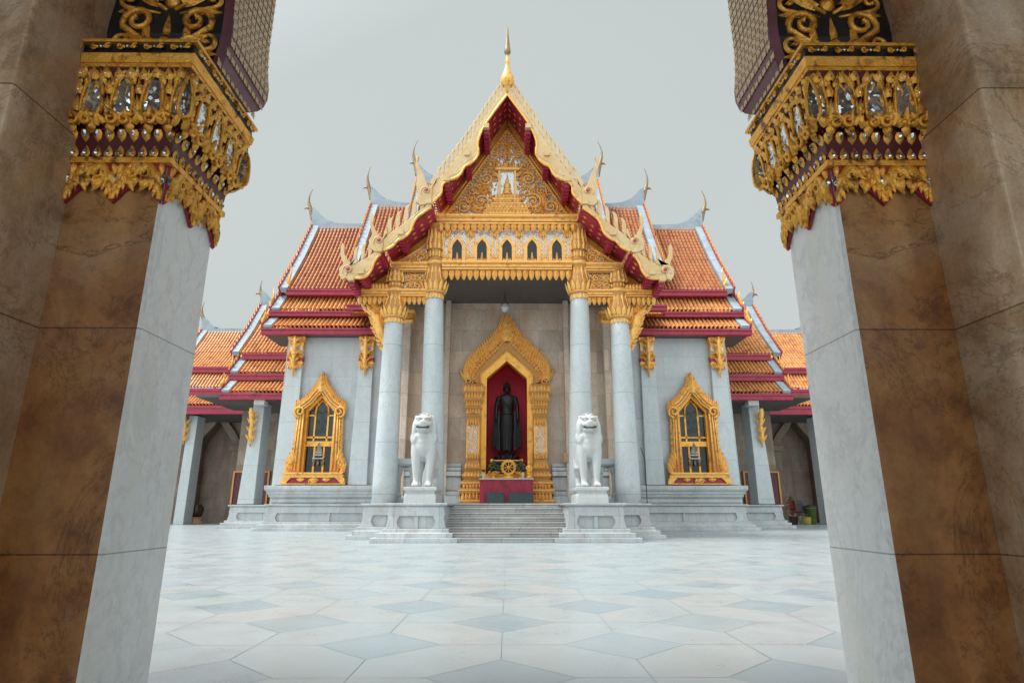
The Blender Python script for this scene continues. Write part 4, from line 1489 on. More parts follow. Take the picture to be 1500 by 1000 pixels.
# ogee gable over it
hw0 = AX(686, 556, YW)
zsp = AZ(565, YW)
gm = MB()
outer = crom([XZ(684, 556, YW), XZ(686, 545, YW), XZ(692, 535, YW), XZ(704, 522, YW), XZ(718, 509, YW), XZ(729, 497, YW), XZ(738.3, 482, YW), (0, AZ(464, YW))], 5)
inner = [(GB - .01, zsp), (GB - .01, zs + .2), (.002, za + .44)]
for s in (-1, 1):
    gm.prism([(s * a, b) for a, b in [inner[0]] + inner[1:] + list(reversed(outer))], TF(YW - .003), 0, .22, 1)
    for d, r in ((-.02, .045), (-.15, .035), (-.28, .03)):
        oc = offset_curve(outer, d)
        gm.tube([(s * a, YW - .235, b) for a, b in oc[:-3]], r, 5)
    # flames in two ranks
    for rank, (d, nfl, fw, fh, yo) in enumerate(((.0, 24, .19, .42, .19), (-.14, 22, .16, .36, .23), (-.28, 20, .12, .26, .235))):
        oc = offset_curve(outer, d)
        sg = [math.dist(oc[i], oc[i + 1]) for i in range(len(oc) - 1)]
        tot = sum(sg)
        for k in range(nfl):
            u = tot * (k + .3) / nfl * .93
            i = 0
            while i < len(sg) - 1 and u > sg[i]:
                u -= sg[i]
                i += 1
            f = u / max(sg[i], 1e-6)
            x = oc[i][0] + (oc[i + 1][0] - oc[i][0]) * f
            z = oc[i][1] + (oc[i + 1][1] - oc[i][1]) * f
            ta = math.atan2(oc[i + 1][1] - oc[i][1], -(oc[i + 1][0] - oc[i][0]))
            ang = pi / 2 if False else pi / 2 + s * (-.16)
            gm.leaf(rot2(TF(YW - yo), s * x, z - .08, ang, 0), fw, fh, .09, curl=-s * .06 * -1, tip=.05, prof=(.6, 1, .9, .55, .12))
    # horn at the spring
    hx, hz = XZ(683, 556, YW)
    gm.leaf(rot2(TF(YW - .1), s * hx, hz - .05, pi / 2 - s * .35), .22, .55, .12, curl=-s * .12 * -1, back=True)
    gm.spiral(TF(YW - .2), s * (hx - .12), hz - .12, .16, 1.4, 0, s, .04, lift=.06)
zt0 = AZ(500, YW)
for k, (zz, w_, h) in enumerate(((AZ(503, YW), .5, .8), (AZ(494, YW), .40, .75), (AZ(485, YW), .28, .65), (AZ(478, YW), .16, .42))):
    gm.leaf(rot2(TF(YW - .26 - .01 * k), 0, zz, pi / 2), w_, h, .16)
    for s in (-1, 1):
        gm.leaf(rot2(TF(YW - .25), s * w_ * .22, zz + .05, pi / 2 - s * .3), w_ * .4, h * .6, .1, curl=s * .04)
gm.tube([(0, YW - .2, AZ(490, YW)), (0, YW - .2, AZ(476, YW)), (0, YW - .2, AZ(463, YW))], [.2, .11, .01], 8)
gm.build('niche_gable', ['gold_light', 'gold_deep'], nob)
# ornate side pillars
for s in (-1, 1):
    pm = MB()
    mm = MB()
    cxp = (GB + AX(684, 640, YW)) / 2
    hwp = (AX(684, 640, YW) - GB) / 2 - .01
    yA, yB = YW - .40, YW - .004
    lo, hi = s * cxp - hwp, s * cxp + hwp
    z = lambda py: AZ(py, YW - .4)
    prof = [(.28, ZP + .003), (.28, z(731)), (.22, z(729)), (.19, z(724)), (.30, z(722)), (.30, z(716)), (.14, z(713)), (.22, z(709)), (.22, z(705)), (.10, z(702)), (.16, z(698)), (.16, z(694)), (.05, z(690)), (.10, z(686)), (.02, z(681)),
            (0, z(676)), (0, z(612)), (.06, z(608)), (.04, z(602)), (.12, z(597)), (.08, z(592)), (.18, z(586)), (.14, z(580)), (.24, z(574)), (.22, z(566)), (.12, z(562))]
    pm.mould(lo, hi, yA, yB, [(o * .72, zz) for o, zz in prof], 1)
    for k_ in range(0, len(prof) - 1):
        if prof[k_][0] == prof[k_ + 1][0] and prof[k_][0] > .05:
            zm = prof[k_ + 1][1]
            o_ = prof[k_][0] * .72 + .02
            pm.box(lo - o_, hi + o_, yA - o_, yB - .002, zm - .07, zm - .015)
    T = TF(yA)
    for py, o, n_, h, up in ((731, .2, 6, .26, 1), (722, .14, 5, .2, 1), (709, .14, 6, .16, -1), (698, .1, 5, .18, 1), (686, .06, 5, .22, 1), (672, .0, 5, .26, 1), (614, .0, 5, .28, -1), (606, .04, 5, .2, 1), (595, .07, 6, .2, 1), (584, .12, 6, .22, 1), (574, .17, 6, .26, 1)):
        wt = 2 * (hwp + o * .72)
        for i in range(n_):
            x = s * cxp - wt / 2 + wt * (i + .5) / n_
            pm.leaf(rot2(T, x, z(py), up * pi / 2, .03 + o * .75), wt / n_ * .95, h, .06, tip=.03)
    # glass lozenge field
    mm.box(lo + .07, hi - .07, yA - .006, yA + .02, z(668), z(622))
    for i in range(5):
        for j in range(17):
            x = lo + .07 + (hi - lo - .14) * (i + .5) / 5 + (.03 if j % 2 else 0)
            zz = z(668) + (z(622) - z(668)) * (j + .5) / 17
            pm.leaf(rot2(T, x, zz - .045, pi / 2, .008), .055, .095, .02, prof=(0, .8, .8, 0))
    for q in (lo + .03, hi - .03):
        pm.box(q - .035, q + .035, yA - .035, yA, z(670), z(618))
    po = pm.build('niche_pillar', ['gold_light', 'gold_deep'], nob)
    mm.build('glass_field', 'mosaic', nob)

# ---- wings: walls, pilasters, windows, bases
XWO = AX(399, 709, YWW)
for s in (-1, 1):
    xin = XI + 1.0
    wm = MB()
    ztopw = AZ(478, YWW)
    xa, xb = AX(560, 600, YWW) - 3.2, XWO + .05
    xw = AX(468, 640, YWW)
    zws, zwa, zwb = AZ(600, YWW), AZ(575, YWW), AZ(700, YWW)
    hww = AX(445.5, 640, YWW) - xw
    hole = [(xw - hww, zwb), (xw - hww, zws), (xw, zwa), (xw + hww, zws), (xw + hww, zwb)]
    wm.prism([(s * a, b) for a, b in [(xa, .5), (xw, .5), hole[0][:1] + (zwb,)][:2] + [(xw, zwb), hole[0], hole[1], hole[2], (xw, ztopw), (xa, ztopw)]], TF(YWW + .5), 0, .5)
    wm.prism([(s * a, b) for a, b in [(xw, .5), (xb, .5), (xb - .12, ztopw), (xw, ztopw), hole[2], hole[3], hole[4], (xw, zwb)]], TF(YWW + .5), 0, .5)
    wm.prism([(27.5, .5), (34, .5), (34, ztopw), (27.5, ztopw)], Matrix(((0, 0, 1, s * (xb - .5) if s > 0 else s * (xb)), (1, 0, 0, 0), (0, 1, 0, 0), (0, 0, 0, 1))), 0, .45)
    # return wall between porch and wing
    wm.prism([(YW + .61, .5), (YWW - .002, .5), (YWW - .002, ztopw), (YW + .61, ztopw)], Matrix(((0, 0, s, s * (XW - .46)), (1, 0, 0, 0), (0, 1, 0, 0), (0, 0, 0, 1))), 0, .45)
    wm.build('wing_wall', 'marble', hall)
    for (tl, tr, bl_, br) in ((421, 441, 399, 428), (526, 545, 509, 537)):
        pm = MB()
        z0, z1 = AZ(710, YWW - .25), AZ(492, YWW - .25)
        yb0 = YWW - .26
        a0, a1 = AX(bl_, 709, yb0), AX(br, 709, yb0)
        b0, b1 = AX(tl, 537, yb0), AX(tr, 537, yb0)
        lo = [(s * a0, yb0, z0), (s * a1, yb0, z0), (s * a1, YWW - .003, z0), (s * a0, YWW - .003, z0)]
        hi = [(s * b0, yb0 + .06, z1), (s * b1, yb0 + .06, z1), (s * b1, YWW - .003, z1), (s * b0, YWW - .003, z1)]
        pm.loops([lo, hi])
        po = pm.build('wing_pilaster', 'marble_plain', hall, bevel=.02)
        gm = MB()
        cxg = (b0 + b1) / 2 * s
        hwg = abs(b0 - b1) / 2
        zz = lambda py: AZ(py, yb0)
        gm.mould(cxg - hwg, cxg + hwg, yb0, YWW - .003, [(.02, zz(535)), (.06, zz(533)), (.06, zz(531)), (.02, zz(530)), (.02, zz(523)), (.08, zz(522)), (.02, zz(520)), (.0, zz(519)), (.02, zz(500)), (.08, zz(497)), (.08, zz(494)), (.02, zz(492))], 0)
        for i in range(6):
            x = cxg - hwg + 2 * hwg * (i + .5) / 6
            gm.leaf(rot2(TF(yb0 - .03), x, zz(534), -pi / 2), .13, .24, .04)
            gm.leaf(rot2(TF(yb0 - .03), x, zz(519), pi / 2), .12, .2, .05)
            gm.leaf(rot2(TF(yb0 - .05), x, zz(501), pi / 2), .13, .30, .05, back=True)
        # hanging eave bracket in front of it
        Tb = TF(yb0 - .16)
        gm.tube([(cxg, yb0 - .08, zz(546)), (cxg, yb0 - .10, zz(540)), (cxg, yb0 - .2, zz(532)), (cxg, yb0 - .18, zz(525)), (cxg, yb0 - .2, zz(515)), (cxg, yb0 - .22, zz(505)), (cxg, yb0 - .28, zz(495))], [.02, .07, .11, .08, .13, .10, .06], 8)
        for i, py in enumerate((540, 530, 520, 510, 502)):
            for q in (-1, 1):
                gm.leaf(rot2(TF(yb0 - .14 - .03 * i), cxg + q * .05, zz(py), pi / 2 - q * .7), .12, .28, .06, curl=q * .03, back=True)
        gm.leaf(rot2(TF(yb0 - .1), cxg, zz(540), -pi / 2), .15, .42, .08, back=True)
        go = gm.build('gilded_capital', 'gold', po)
        mm = MB()
        mm.box(cxg - hwg * .85, cxg - hwg * .18, yb0 - .012, yb0 + .1, zz(517), zz(501))
        mm.box(cxg + hwg * .18, cxg + hwg * .85, yb0 - .012, yb0 + .1, zz(517), zz(501))
        mm.build('glass_panel', 'mosaic', po)
        rm = MB()
        rm.box(cxg - hwg - .035, cxg + hwg + .035, yb0 - .035, YWW - .004, zz(529), zz(524))
        rm.build('maroon_band', 'maroon', po)
    # ---- window
    fw = MB()
    yF = YWW - .02
    Zw = lambda py: AZ(py, yF)
    x0 = xw
    # ornate outer frame: sides
    Tw = front(s * x0, yF, 0, 1)
    hwo = AX(438, 640, yF) - x0
    for q in (-1, 1):
        fw.prism([(q * (hww + .0), Zw(692)), (q * (hww + .36), Zw(692)), (q * (hww + .34), Zw(660)), (q * (hww + .24), Zw(610)), (q * (hww + .0), Zw(605))], Tw, 0, .24, 1)
        for rk_, xx in ((.05, .03), (.045, .17), (.035, .28)):
            fw.tube([Tw @ Vector((q * (hww + xx * 1.15), Zw(690), .26)), Tw @ Vector((q * (hww + xx), Zw(650), .26)), Tw @ Vector((q * (hww + xx * .8), Zw(606), .26))], rk_, 5)
        for k in range(16):
            t = k / 15
            fw.leaf(rot2(Tw, q * (hww + .33 - .08 * t), Zw(686) + (Zw(608) - Zw(686)) * t, pi / 2 - q * .5, .2), .13, .24, .05, curl=q * .03)
        # volute at the spring and flame at the foot
        fw.spiral(Tw, q * (hww + .20), Zw(604), .26, 1.5, -pi / 2, q, .07, lift=.26)
        fw.leaf(rot2(Tw, q * (hww + .38), Zw(603), pi / 2 - q * .15, .2), .2, .5, .1, curl=-q * .05, back=True)
        for k in range(4):
            fw.leaf(rot2(Tw, q * (hww + .45 - .06 * k), Zw(693) + k * .18, pi / 2 - q * (.3 - .05 * k), .24), .24, .55, .1, curl=q * .05)
    # ogee head
    oc = crom([(hww + .36, Zw(603)), (hww + .30, Zw(596)), (hww * .92, Zw(587)), (hww * .55, Zw(577)), (hww * .24, Zw(568)), (hww * .10, Zw(560)), (0.0, Zw(546))], 5)
    ic = [(hww, Zw(606)), (hww, zws), (.002, zwa)]
    for q in (-1, 1):
        fw.prism([(q * a, b) for a, b in ic + list(reversed(oc))], Tw, 0, .235, 1)
        for d, r in ((-.03, .045), (-.16, .035), (-.27, .03)):
            cc = offset_curve(oc, d)
            fw.tube([Tw @ Vector((q * a, b, .25)) for a, b in cc[4:-5]], r, 5)
        sg = [math.dist(oc[i], oc[i + 1]) for i in range(len(oc) - 1)]
        tot = sum(sg)
        for k in range(17):
            u = tot * (k + 1.5) / 17 * .82
            i = 0
            while i < len(sg) - 1 and u > sg[i]:
                u -= sg[i]
                i += 1
            f = u / sg[i]
            xx = oc[i][0] + (oc[i + 1][0] - oc[i][0]) * f
            zz = oc[i][1] + (oc[i + 1][1] - oc[i][1]) * f
            fw.leaf(rot2(Tw, q * xx, zz - .10, pi / 2 - q * .25, .2), .15, .36, .08, curl=q * .03)
    for k, (py, w_, h) in enumerate(((576, .42, .6), (568, .30, .6), (560, .2, .45))):
        fw.leaf(rot2(Tw, 0, Zw(py), pi / 2, .25 + .01 * k), w_, h, .12)
    wo = fw.build('wing_window', ['gold', 'gold_deep'], hall)
    sill = MB()
    hs_ = hww + .62
    sill.prism([(-hs_ + .08, Zw(695)), (hs_ - .08, Zw(695)), (hs_ + .05, Zw(690)), (hs_ - .1, Zw(692.5)), (-hs_ + .1, Zw(692.5)), (-hs_ - .05, Zw(690))], Tw, .05, .5)
    sill.mbox(Tw, -hs_ + .03, hs_ - .03, Zw(700), Zw(695.2), .05, .42)
    for q in (-1, 1):
        sill.prism([(q * (hs_ - .35), Zw(700.2)), (q * (hs_ + .02), Zw(700.2)), (q * (hs_ + .08), Zw(709.5)), (q * (hs_ - .12), Zw(709.5)), (q * (hs_ - .22), Zw(704))], Tw, .05, .40)
        sill.leaf(rot2(Tw, q * .55, Zw(700.5), -pi / 2, .36), .36, .16, .06)
        sill.spiral(Tw, q * .12, Zw(705), .1, 1.2, 0, q, .03, lift=.36)
    sill.leaf(rot2(Tw, 0, Zw(700.5), -pi / 2, .36), .4, .25, .08)
    sill.mbox(Tw, -hs_ + .0, hs_ - .0, Zw(709.6), Zw(708.2), .05, .42)
    sill.build('sill', 'gold', wo)
    sb_ = MB()
    sb_.mbox(Tw, -hs_ + .14, hs_ - .14, Zw(708), Zw(700.3), .02, .3)
    sb_.build('sill_panel', 'maroon', wo)
    # inner sash, set back in the reveal
    rv = MB()
    dz = -.16
    pad = .10
    for q in (-1, 1):
        rv.prism([(q * hww, zwb + .01), (q * hww, zws), (.002, zwa), (.002, zwa - .24), (q * (hww - pad), zws - .1), (q * (hww - pad), zwb + .01)], Tw, dz, .05)
    rv.mbox(Tw, -hww + .01, hww - .01, zwb + .004, Zw(692) - .02, dz, .20)
    ztr = Zw(650)
    hi_ = hww - pad
    rv.mbox(Tw, -hi_, hi_, ztr - .1, ztr + .12, dz, -.06)
    rv.mbox(Tw, -hi_, hi_, Zw(640) - .035, Zw(640) + .035, dz, -.12)
    for q in (-1, 1):
        rv.mbox(Tw, q * hi_ * .36 - .04, q * hi_ * .36 + .04, Zw(692), ztr - .1, dz, -.12)
        rv.mbox(Tw, q * hi_ * .5 - .035, q * hi_ * .5 + .035, ztr + .12, zws - .2, dz, -.12)
        rv.tube([Tw @ Vector((q * hi_ * .5, zws - .22, -.13)), Tw @ Vector((q * hi_ * .46, zws + .12, -.13)), Tw @ Vector((0, zws + .45, -.13))], .045, 6)
        rv.mbox(Tw, min(q * hi_ * .5, q * hi_), max(q * hi_ * .5, q * hi_), zws - .28, zws - .22, dz, -.12)
        rv.tube([Tw @ Vector((q * hi_ * .3, zws + .25, -.13)), Tw @ Vector((q * hi_ * .62, zws + .62, -.13))], .035, 6)
    rv.build('sash', 'gold_flat', wo)
    gp = MB()
    gp.prism([(-hww, Zw(650)), (hww, Zw(650)), (hww, zws), (0, zwa), (-hww, zws)], Tw, dz - .03, dz - .005)
    gp.build('upper_pane', 'pane_dark', wo)
    gp = MB()
    gp.mbox(Tw, -hww, hww, zwb, Zw(650) - .003, dz - .02, dz - .003)
    gp.build('lower_pane', 'pane_black', wo)
    dg_ = MB()         # leaf design in the coloured glass, hanging ornament behind the lower sash
    for k in range(3):
        for q in (-1, 1):
            dg_.spiral(Tw, q * .14, Zw(637) + .2 + k * .42, .13 - .025 * k, 1.2, 0, q, .014, lift=dz)
    dg_.leaf(rot2(Tw, 0, Zw(628), pi / 2, dz), .22, .8, .03)
    dg_.build('glass_tracery', 'plaque', wo)
    hg = MB()
    for (z_, r) in ((Zw(672), .24), (Zw(667), .2), (Zw(663), .12)):
        hg.mbox(Tw, -r, r, z_, z_ + .05, dz + .05, dz + .16)
    hg.leaf(rot2(Tw, 0, Zw(668), pi / 2, dz + .1), .32, .62, .08, back=True)
    for q in (-1, 0, 1):
        hg.tube([Tw @ Vector((q * .2, Zw(672), dz + .1)), Tw @ Vector((q * .2, Zw(679), dz + .1))], .015, 5)
        hg.leaf(rot2(Tw, q * .2, Zw(676), -pi / 2, dz + .1), .12, .2, .05, back=True)
    hg.build('hanging_ornament', 'steel', wo)
    # ---- wing base
    bm_ = MB()
    x1 = AX(388, 720, YWW - .55)
    xin2 = AX(560, 700, 26) - 2.6
    zb = lambda py: AZ(py, YWW - .6)
    lo, hi = min(s * xin2, s * (x1 - .25)), max(s * xin2, s * (x1 - .25))
    bm_.mould(lo, hi, YWW - .42, 29.8, [(-.02, zb(738)), (-.02, zb(736)), (.04, zb(735.5)), (.04, zb(731)), (-.02, zb(730)), (.10, zb(727)), (.10, zb(724)), (.16, zb(723)), (.16, zb(719.5)), (.22, zb(718.5)), (.26, zb(716)), (.26, zb(711)), (.0, zb(710.5))], 0)
    bm_.build('wing_plinth', 'marble_base', hall, bevel=.012)
    bm_ = MB()
    leg_pedestal(bm_, lo + (-.1 if s < 0 else .0), hi + (.1 if s > 0 else 0), 26.25, 29.9, zb(738) - .004, 3 if True else 1, .5)
    bm_.build('wing_base', 'marble_base', hall, bevel=.012)
    # ---- lower outer porch: base, pillar, side wall
    bm_ = MB()
    Ya = 29.4
    xo2, xi2 = AX(334, 750, Ya), AX(392, 750, Ya) - 1.5
    lo, hi = min(s * xo2, s * xi2), max(s * xo2, s * xi2)
    leg_pedestal(bm_, lo, hi, Ya, 33.5, AZ(739, Ya), 2, .45)
    bm_.build('outer_base', 'marble_base', hall, bevel=.012)
    pm = MB()
    Yp = 30.3
    z0, z1 = AZ(738, Yp), AZ(587, Yp)
    a0, a1, b0, b1 = AX(347, 736, Yp), AX(371.5, 736, Yp), AX(371, 595, Yp), AX(386.5, 595, Yp)
    pm.loops([[(s * a0, Yp, z0), (s * a1, Yp, z0), (s * a1, Yp + 1.0, z0), (s * a0, Yp + 1.0, z0)], [(s * b0, Yp + .05, z1), (s * b1, Yp + .05, z1), (s * b1, Yp + 1.0, z1), (s * b0, Yp + 1.0, z1)]])
    po = pm.build('outer_pillar', 'marble_plain', hall, bevel=.02)
    gm = MB()
    cxg = s * (b0 * .97 + b1 * .03 + .0)
    cxg = s * AX(369, 640, Yp)
    gm.tube([(cxg, Yp - .1, AZ(655, Yp)), (cxg, Yp - .14, AZ(645, Yp)), (cxg, Yp - .2, AZ(632, Yp)), (cxg, Yp - .16, AZ(622, Yp)), (cxg, Yp - .3, AZ(610, Yp)), (cxg, Yp - .5, AZ(600, Yp))], [.02, .09, .12, .09, .14, .08], 8)
    for py in (646, 634, 622, 612):
        for q in (-1, 1):
            gm.leaf(rot2(TF(Yp - .18), cxg, AZ(py, Yp), pi / 2 - q * .6), .16, .42, .08, curl=q * .05, back=True)
    gm.build('eave_bracket', 'gold', po)
    wl = MB()
    wl.box(min(s * (XWO - .9), s * 14.9), max(s * (XWO - .9), s * 14.9), 34.0, 34.5, 0, 8.4)
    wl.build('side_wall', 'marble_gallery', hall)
    ws_ = MB()
    zc2 = AZ(585, 30.0) + .05
    ws_.box(min(s * (XWO - .9), s * 15.4), max(s * (XWO - .9), s * 15.4), 29.7, 33.99, zc2, zc2 + .12)
    ws_.build('porch_soffit', 'dark_ceil', hall)
    hd = AZ(692, 33.9) - AZ(738, 33.9)
    dr = MB()          # side door under the outer porch
    xd = AX(366, 720, 33.9)
    dr.mbox(front(s * xd, 33.99, AZ(738, 33.9)), -.9, .9, 0, hd, 0, .1, 0)
    dro = dr.build('side_door', 'maroon_dk', hall)
    dr = MB()
    for a, b, c_, d_ in ((-.99, -.905, 0, hd + .08), (.905, .99, 0, hd + .08), (-.9, .9, hd + .003, hd + .08), (-.05, .05, .0, hd - .003)):
        dr.mbox(front(s * xd, 33.99, AZ(738, 33.9)), a, b, c_, d_, .0, .16)
    dr.build('gilded_door_frame', 'gold_deep', dro)


# ---- tiered side roofs
def verge_parts(mb_r, mb_c, s, X, pts, w_=.34):
    """mortar verge and carved edge running down a slope; pts = [(y, z), ...] from ridge to eave"""
    for (y0_, z0_), (y1_, z1_) in zip(pts, pts[1:]):
        d = Vector((0, y1_ - y0_, z1_ - z0_)).normalized()
        n_ = Vector((0, d.z, -d.y))
        if n_.z < 0:
            n_ = -n_
        a, b = Vector((0, y0_, z0_)), Vector((0, y1_, z1_))
        L = []
        for p in (a, b):
            L.append([p + n_ * .16 + Vector((s * (X + .02), 0, 0)), p - n_ * .12 + Vector((s * (X + .02), 0, 0)), p - n_ * .12 + Vector((s * (X - w_), 0, 0)), p + n_ * .16 + Vector((s * (X - w_), 0, 0))])
        mb_r.loops(L)
        L = []
        for p in (a, b):
            L.append([p + n_ * .24 + Vector((s * (X + .11), 0, 0)), p - n_ * .35 + Vector((s * (X + .11), 0, 0)), p - n_ * .35 + Vector((s * (X + .024), 0, 0)), p + n_ * .24 + Vector((s * (X + .024), 0, 0))])
        mb_c.loops(L, 1)
        ln = (b - a).length
        for i in range(int(ln / .34)):
            p = a + d * (.2 + i * .34) + n_ * .22
            T = Matrix(((0, 0, 1, s * (X + .065)), (d.y, n_.y, 0, p.y), (d.z, n_.z, 0, p.z), (0, 0, 0, 1)))
            mb_c.leaf(T, .24, .20, .04, curl=-.12, back=True, prof=(1, .95, .7, .35, .05))


def chofa(mb, pts, Y, rads, beak=None):
    mb.tube([(p[0], Y, p[1]) for p in pts], rads, 8, up=(0, 1, 0))


def naga_spike(mb, s, x, y, z, h):
    mb.tube([(s * x, y, z - .1), (s * (x + .06), y, z + h * .3), (s * (x - .02), y, z + h * .65), (s * (x + .03), y, z + h)], [.07, .075, .04, .006], 7, up=(0, 1, 0))
    mb.leaf(front(s * x, y - .05, z + .05) @ Matrix.Rotation(-.4 * s, 4, 'Z'), .14, h * .38, .05, back=True)


def fascia(mb, s, xa, xb, y, z0, z1):
    lo, hi = min(s * xa, s * xb), max(s * xa, s * xb)
    h = z1 - z0
    mb.box(lo, hi, y + .02, y + .3, z0, z0 + h * .62)
    mb.box(lo, hi, y - .03, y + .3, z0 + h * .64, z1)
    mb.box(lo, hi, y - .01, y + .3, z0 - h * .12, z0 - .003)


def end_ridge(mb, s, X, z, Y, rise, length, xin):
    """mortar ridge that sweeps up to the finial at its outer end"""
    pts = crom([(xin, z + .16), (X - length, z + .16), (X - length * .6, z + .24), (X - length * .3, z + .24 + rise * .25), (X - .1, z + .2 + rise * .7), (X + .05, z + rise)], 4)
    poly = pts + [(X + .12, z + rise), (X + .10, z - .55), (X - .35, z - .42), (X - length, z - .16), (xin, z - .16)]
    mb.prism([(s * a, b) for a, b in poly], Matrix(((1, 0, 0, 0), (0, 0, 1, Y), (0, 1, 0, 0), (0, 0, 0, 1))), -.17, .17)


def section(parent, s, X, xin, rpx, epx, YRr, YE, tipx, chofa_px, rise, tile='tile', nm='side_roof', ztop=None, zeave=None):
    """one telescoped roof section: the slope towards the courtyard, verge, ridge and finial"""
    z1 = ztop if ztop is not None else AZ(rpx, YRr)
    z0 = zeave
    tm_ = MB()
    tile_slope(tm_, (s * X if s < 0 else xin, YRr, z1), (X - xin, 0, 0), (0, YE - YRr, z0 - z1), sag=.14)
    tile_slope(tm_, (s * X if s < 0 else xin, YRr, z1), (X - xin, 0, 0), (0, YRr - YE, z0 - z1), sag=.14)
    to = tm_.build(nm, tile, parent)
    r_ = MB()
    c_ = MB()
    mid = ((YRr + YE) / 2 + .05, (z0 + z1) / 2 - .12)
    verge_parts(r_, c_, s, X, [(YRr, z1), mid, (YE, z0)])
    verge_parts(r_, c_, s, X, [(YRr, z1), (2 * YRr - mid[0], mid[1]), (2 * YRr - YE, z0)])
    end_ridge(r_, s, X, z1, YRr, rise, rise * 1.7, xin)
    r_.build('ridge_mortar', 'ridge', to)
    # chofa
    cp = [(s * AX(x, y, YRr), AZ(y, YRr, x)) for x, y in chofa_px]
    cc = crom(cp, 5)
    n_ = len(cc)
    rads = [max(.02, .15 * (1 - i / (n_ - 1)) ** 1.1) for i in range(n_)]
    c_.tube([(a, YRr, b) for a, b in cc], rads, 8, 2, up=(0, 1, 0))
    bk = cp[1]
    c_.tube([(bk[0], YRr, bk[1]), (bk[0] + s * .24, YRr, bk[1] + .02), (bk[0] + s * .32, YRr, bk[1] - .08)], [.10, .05, .01], 6, 2, up=(0, 1, 0))
    c_.build('carved_verge', ['gold_flat', 'maroon', 'chofa'], to)
    return to


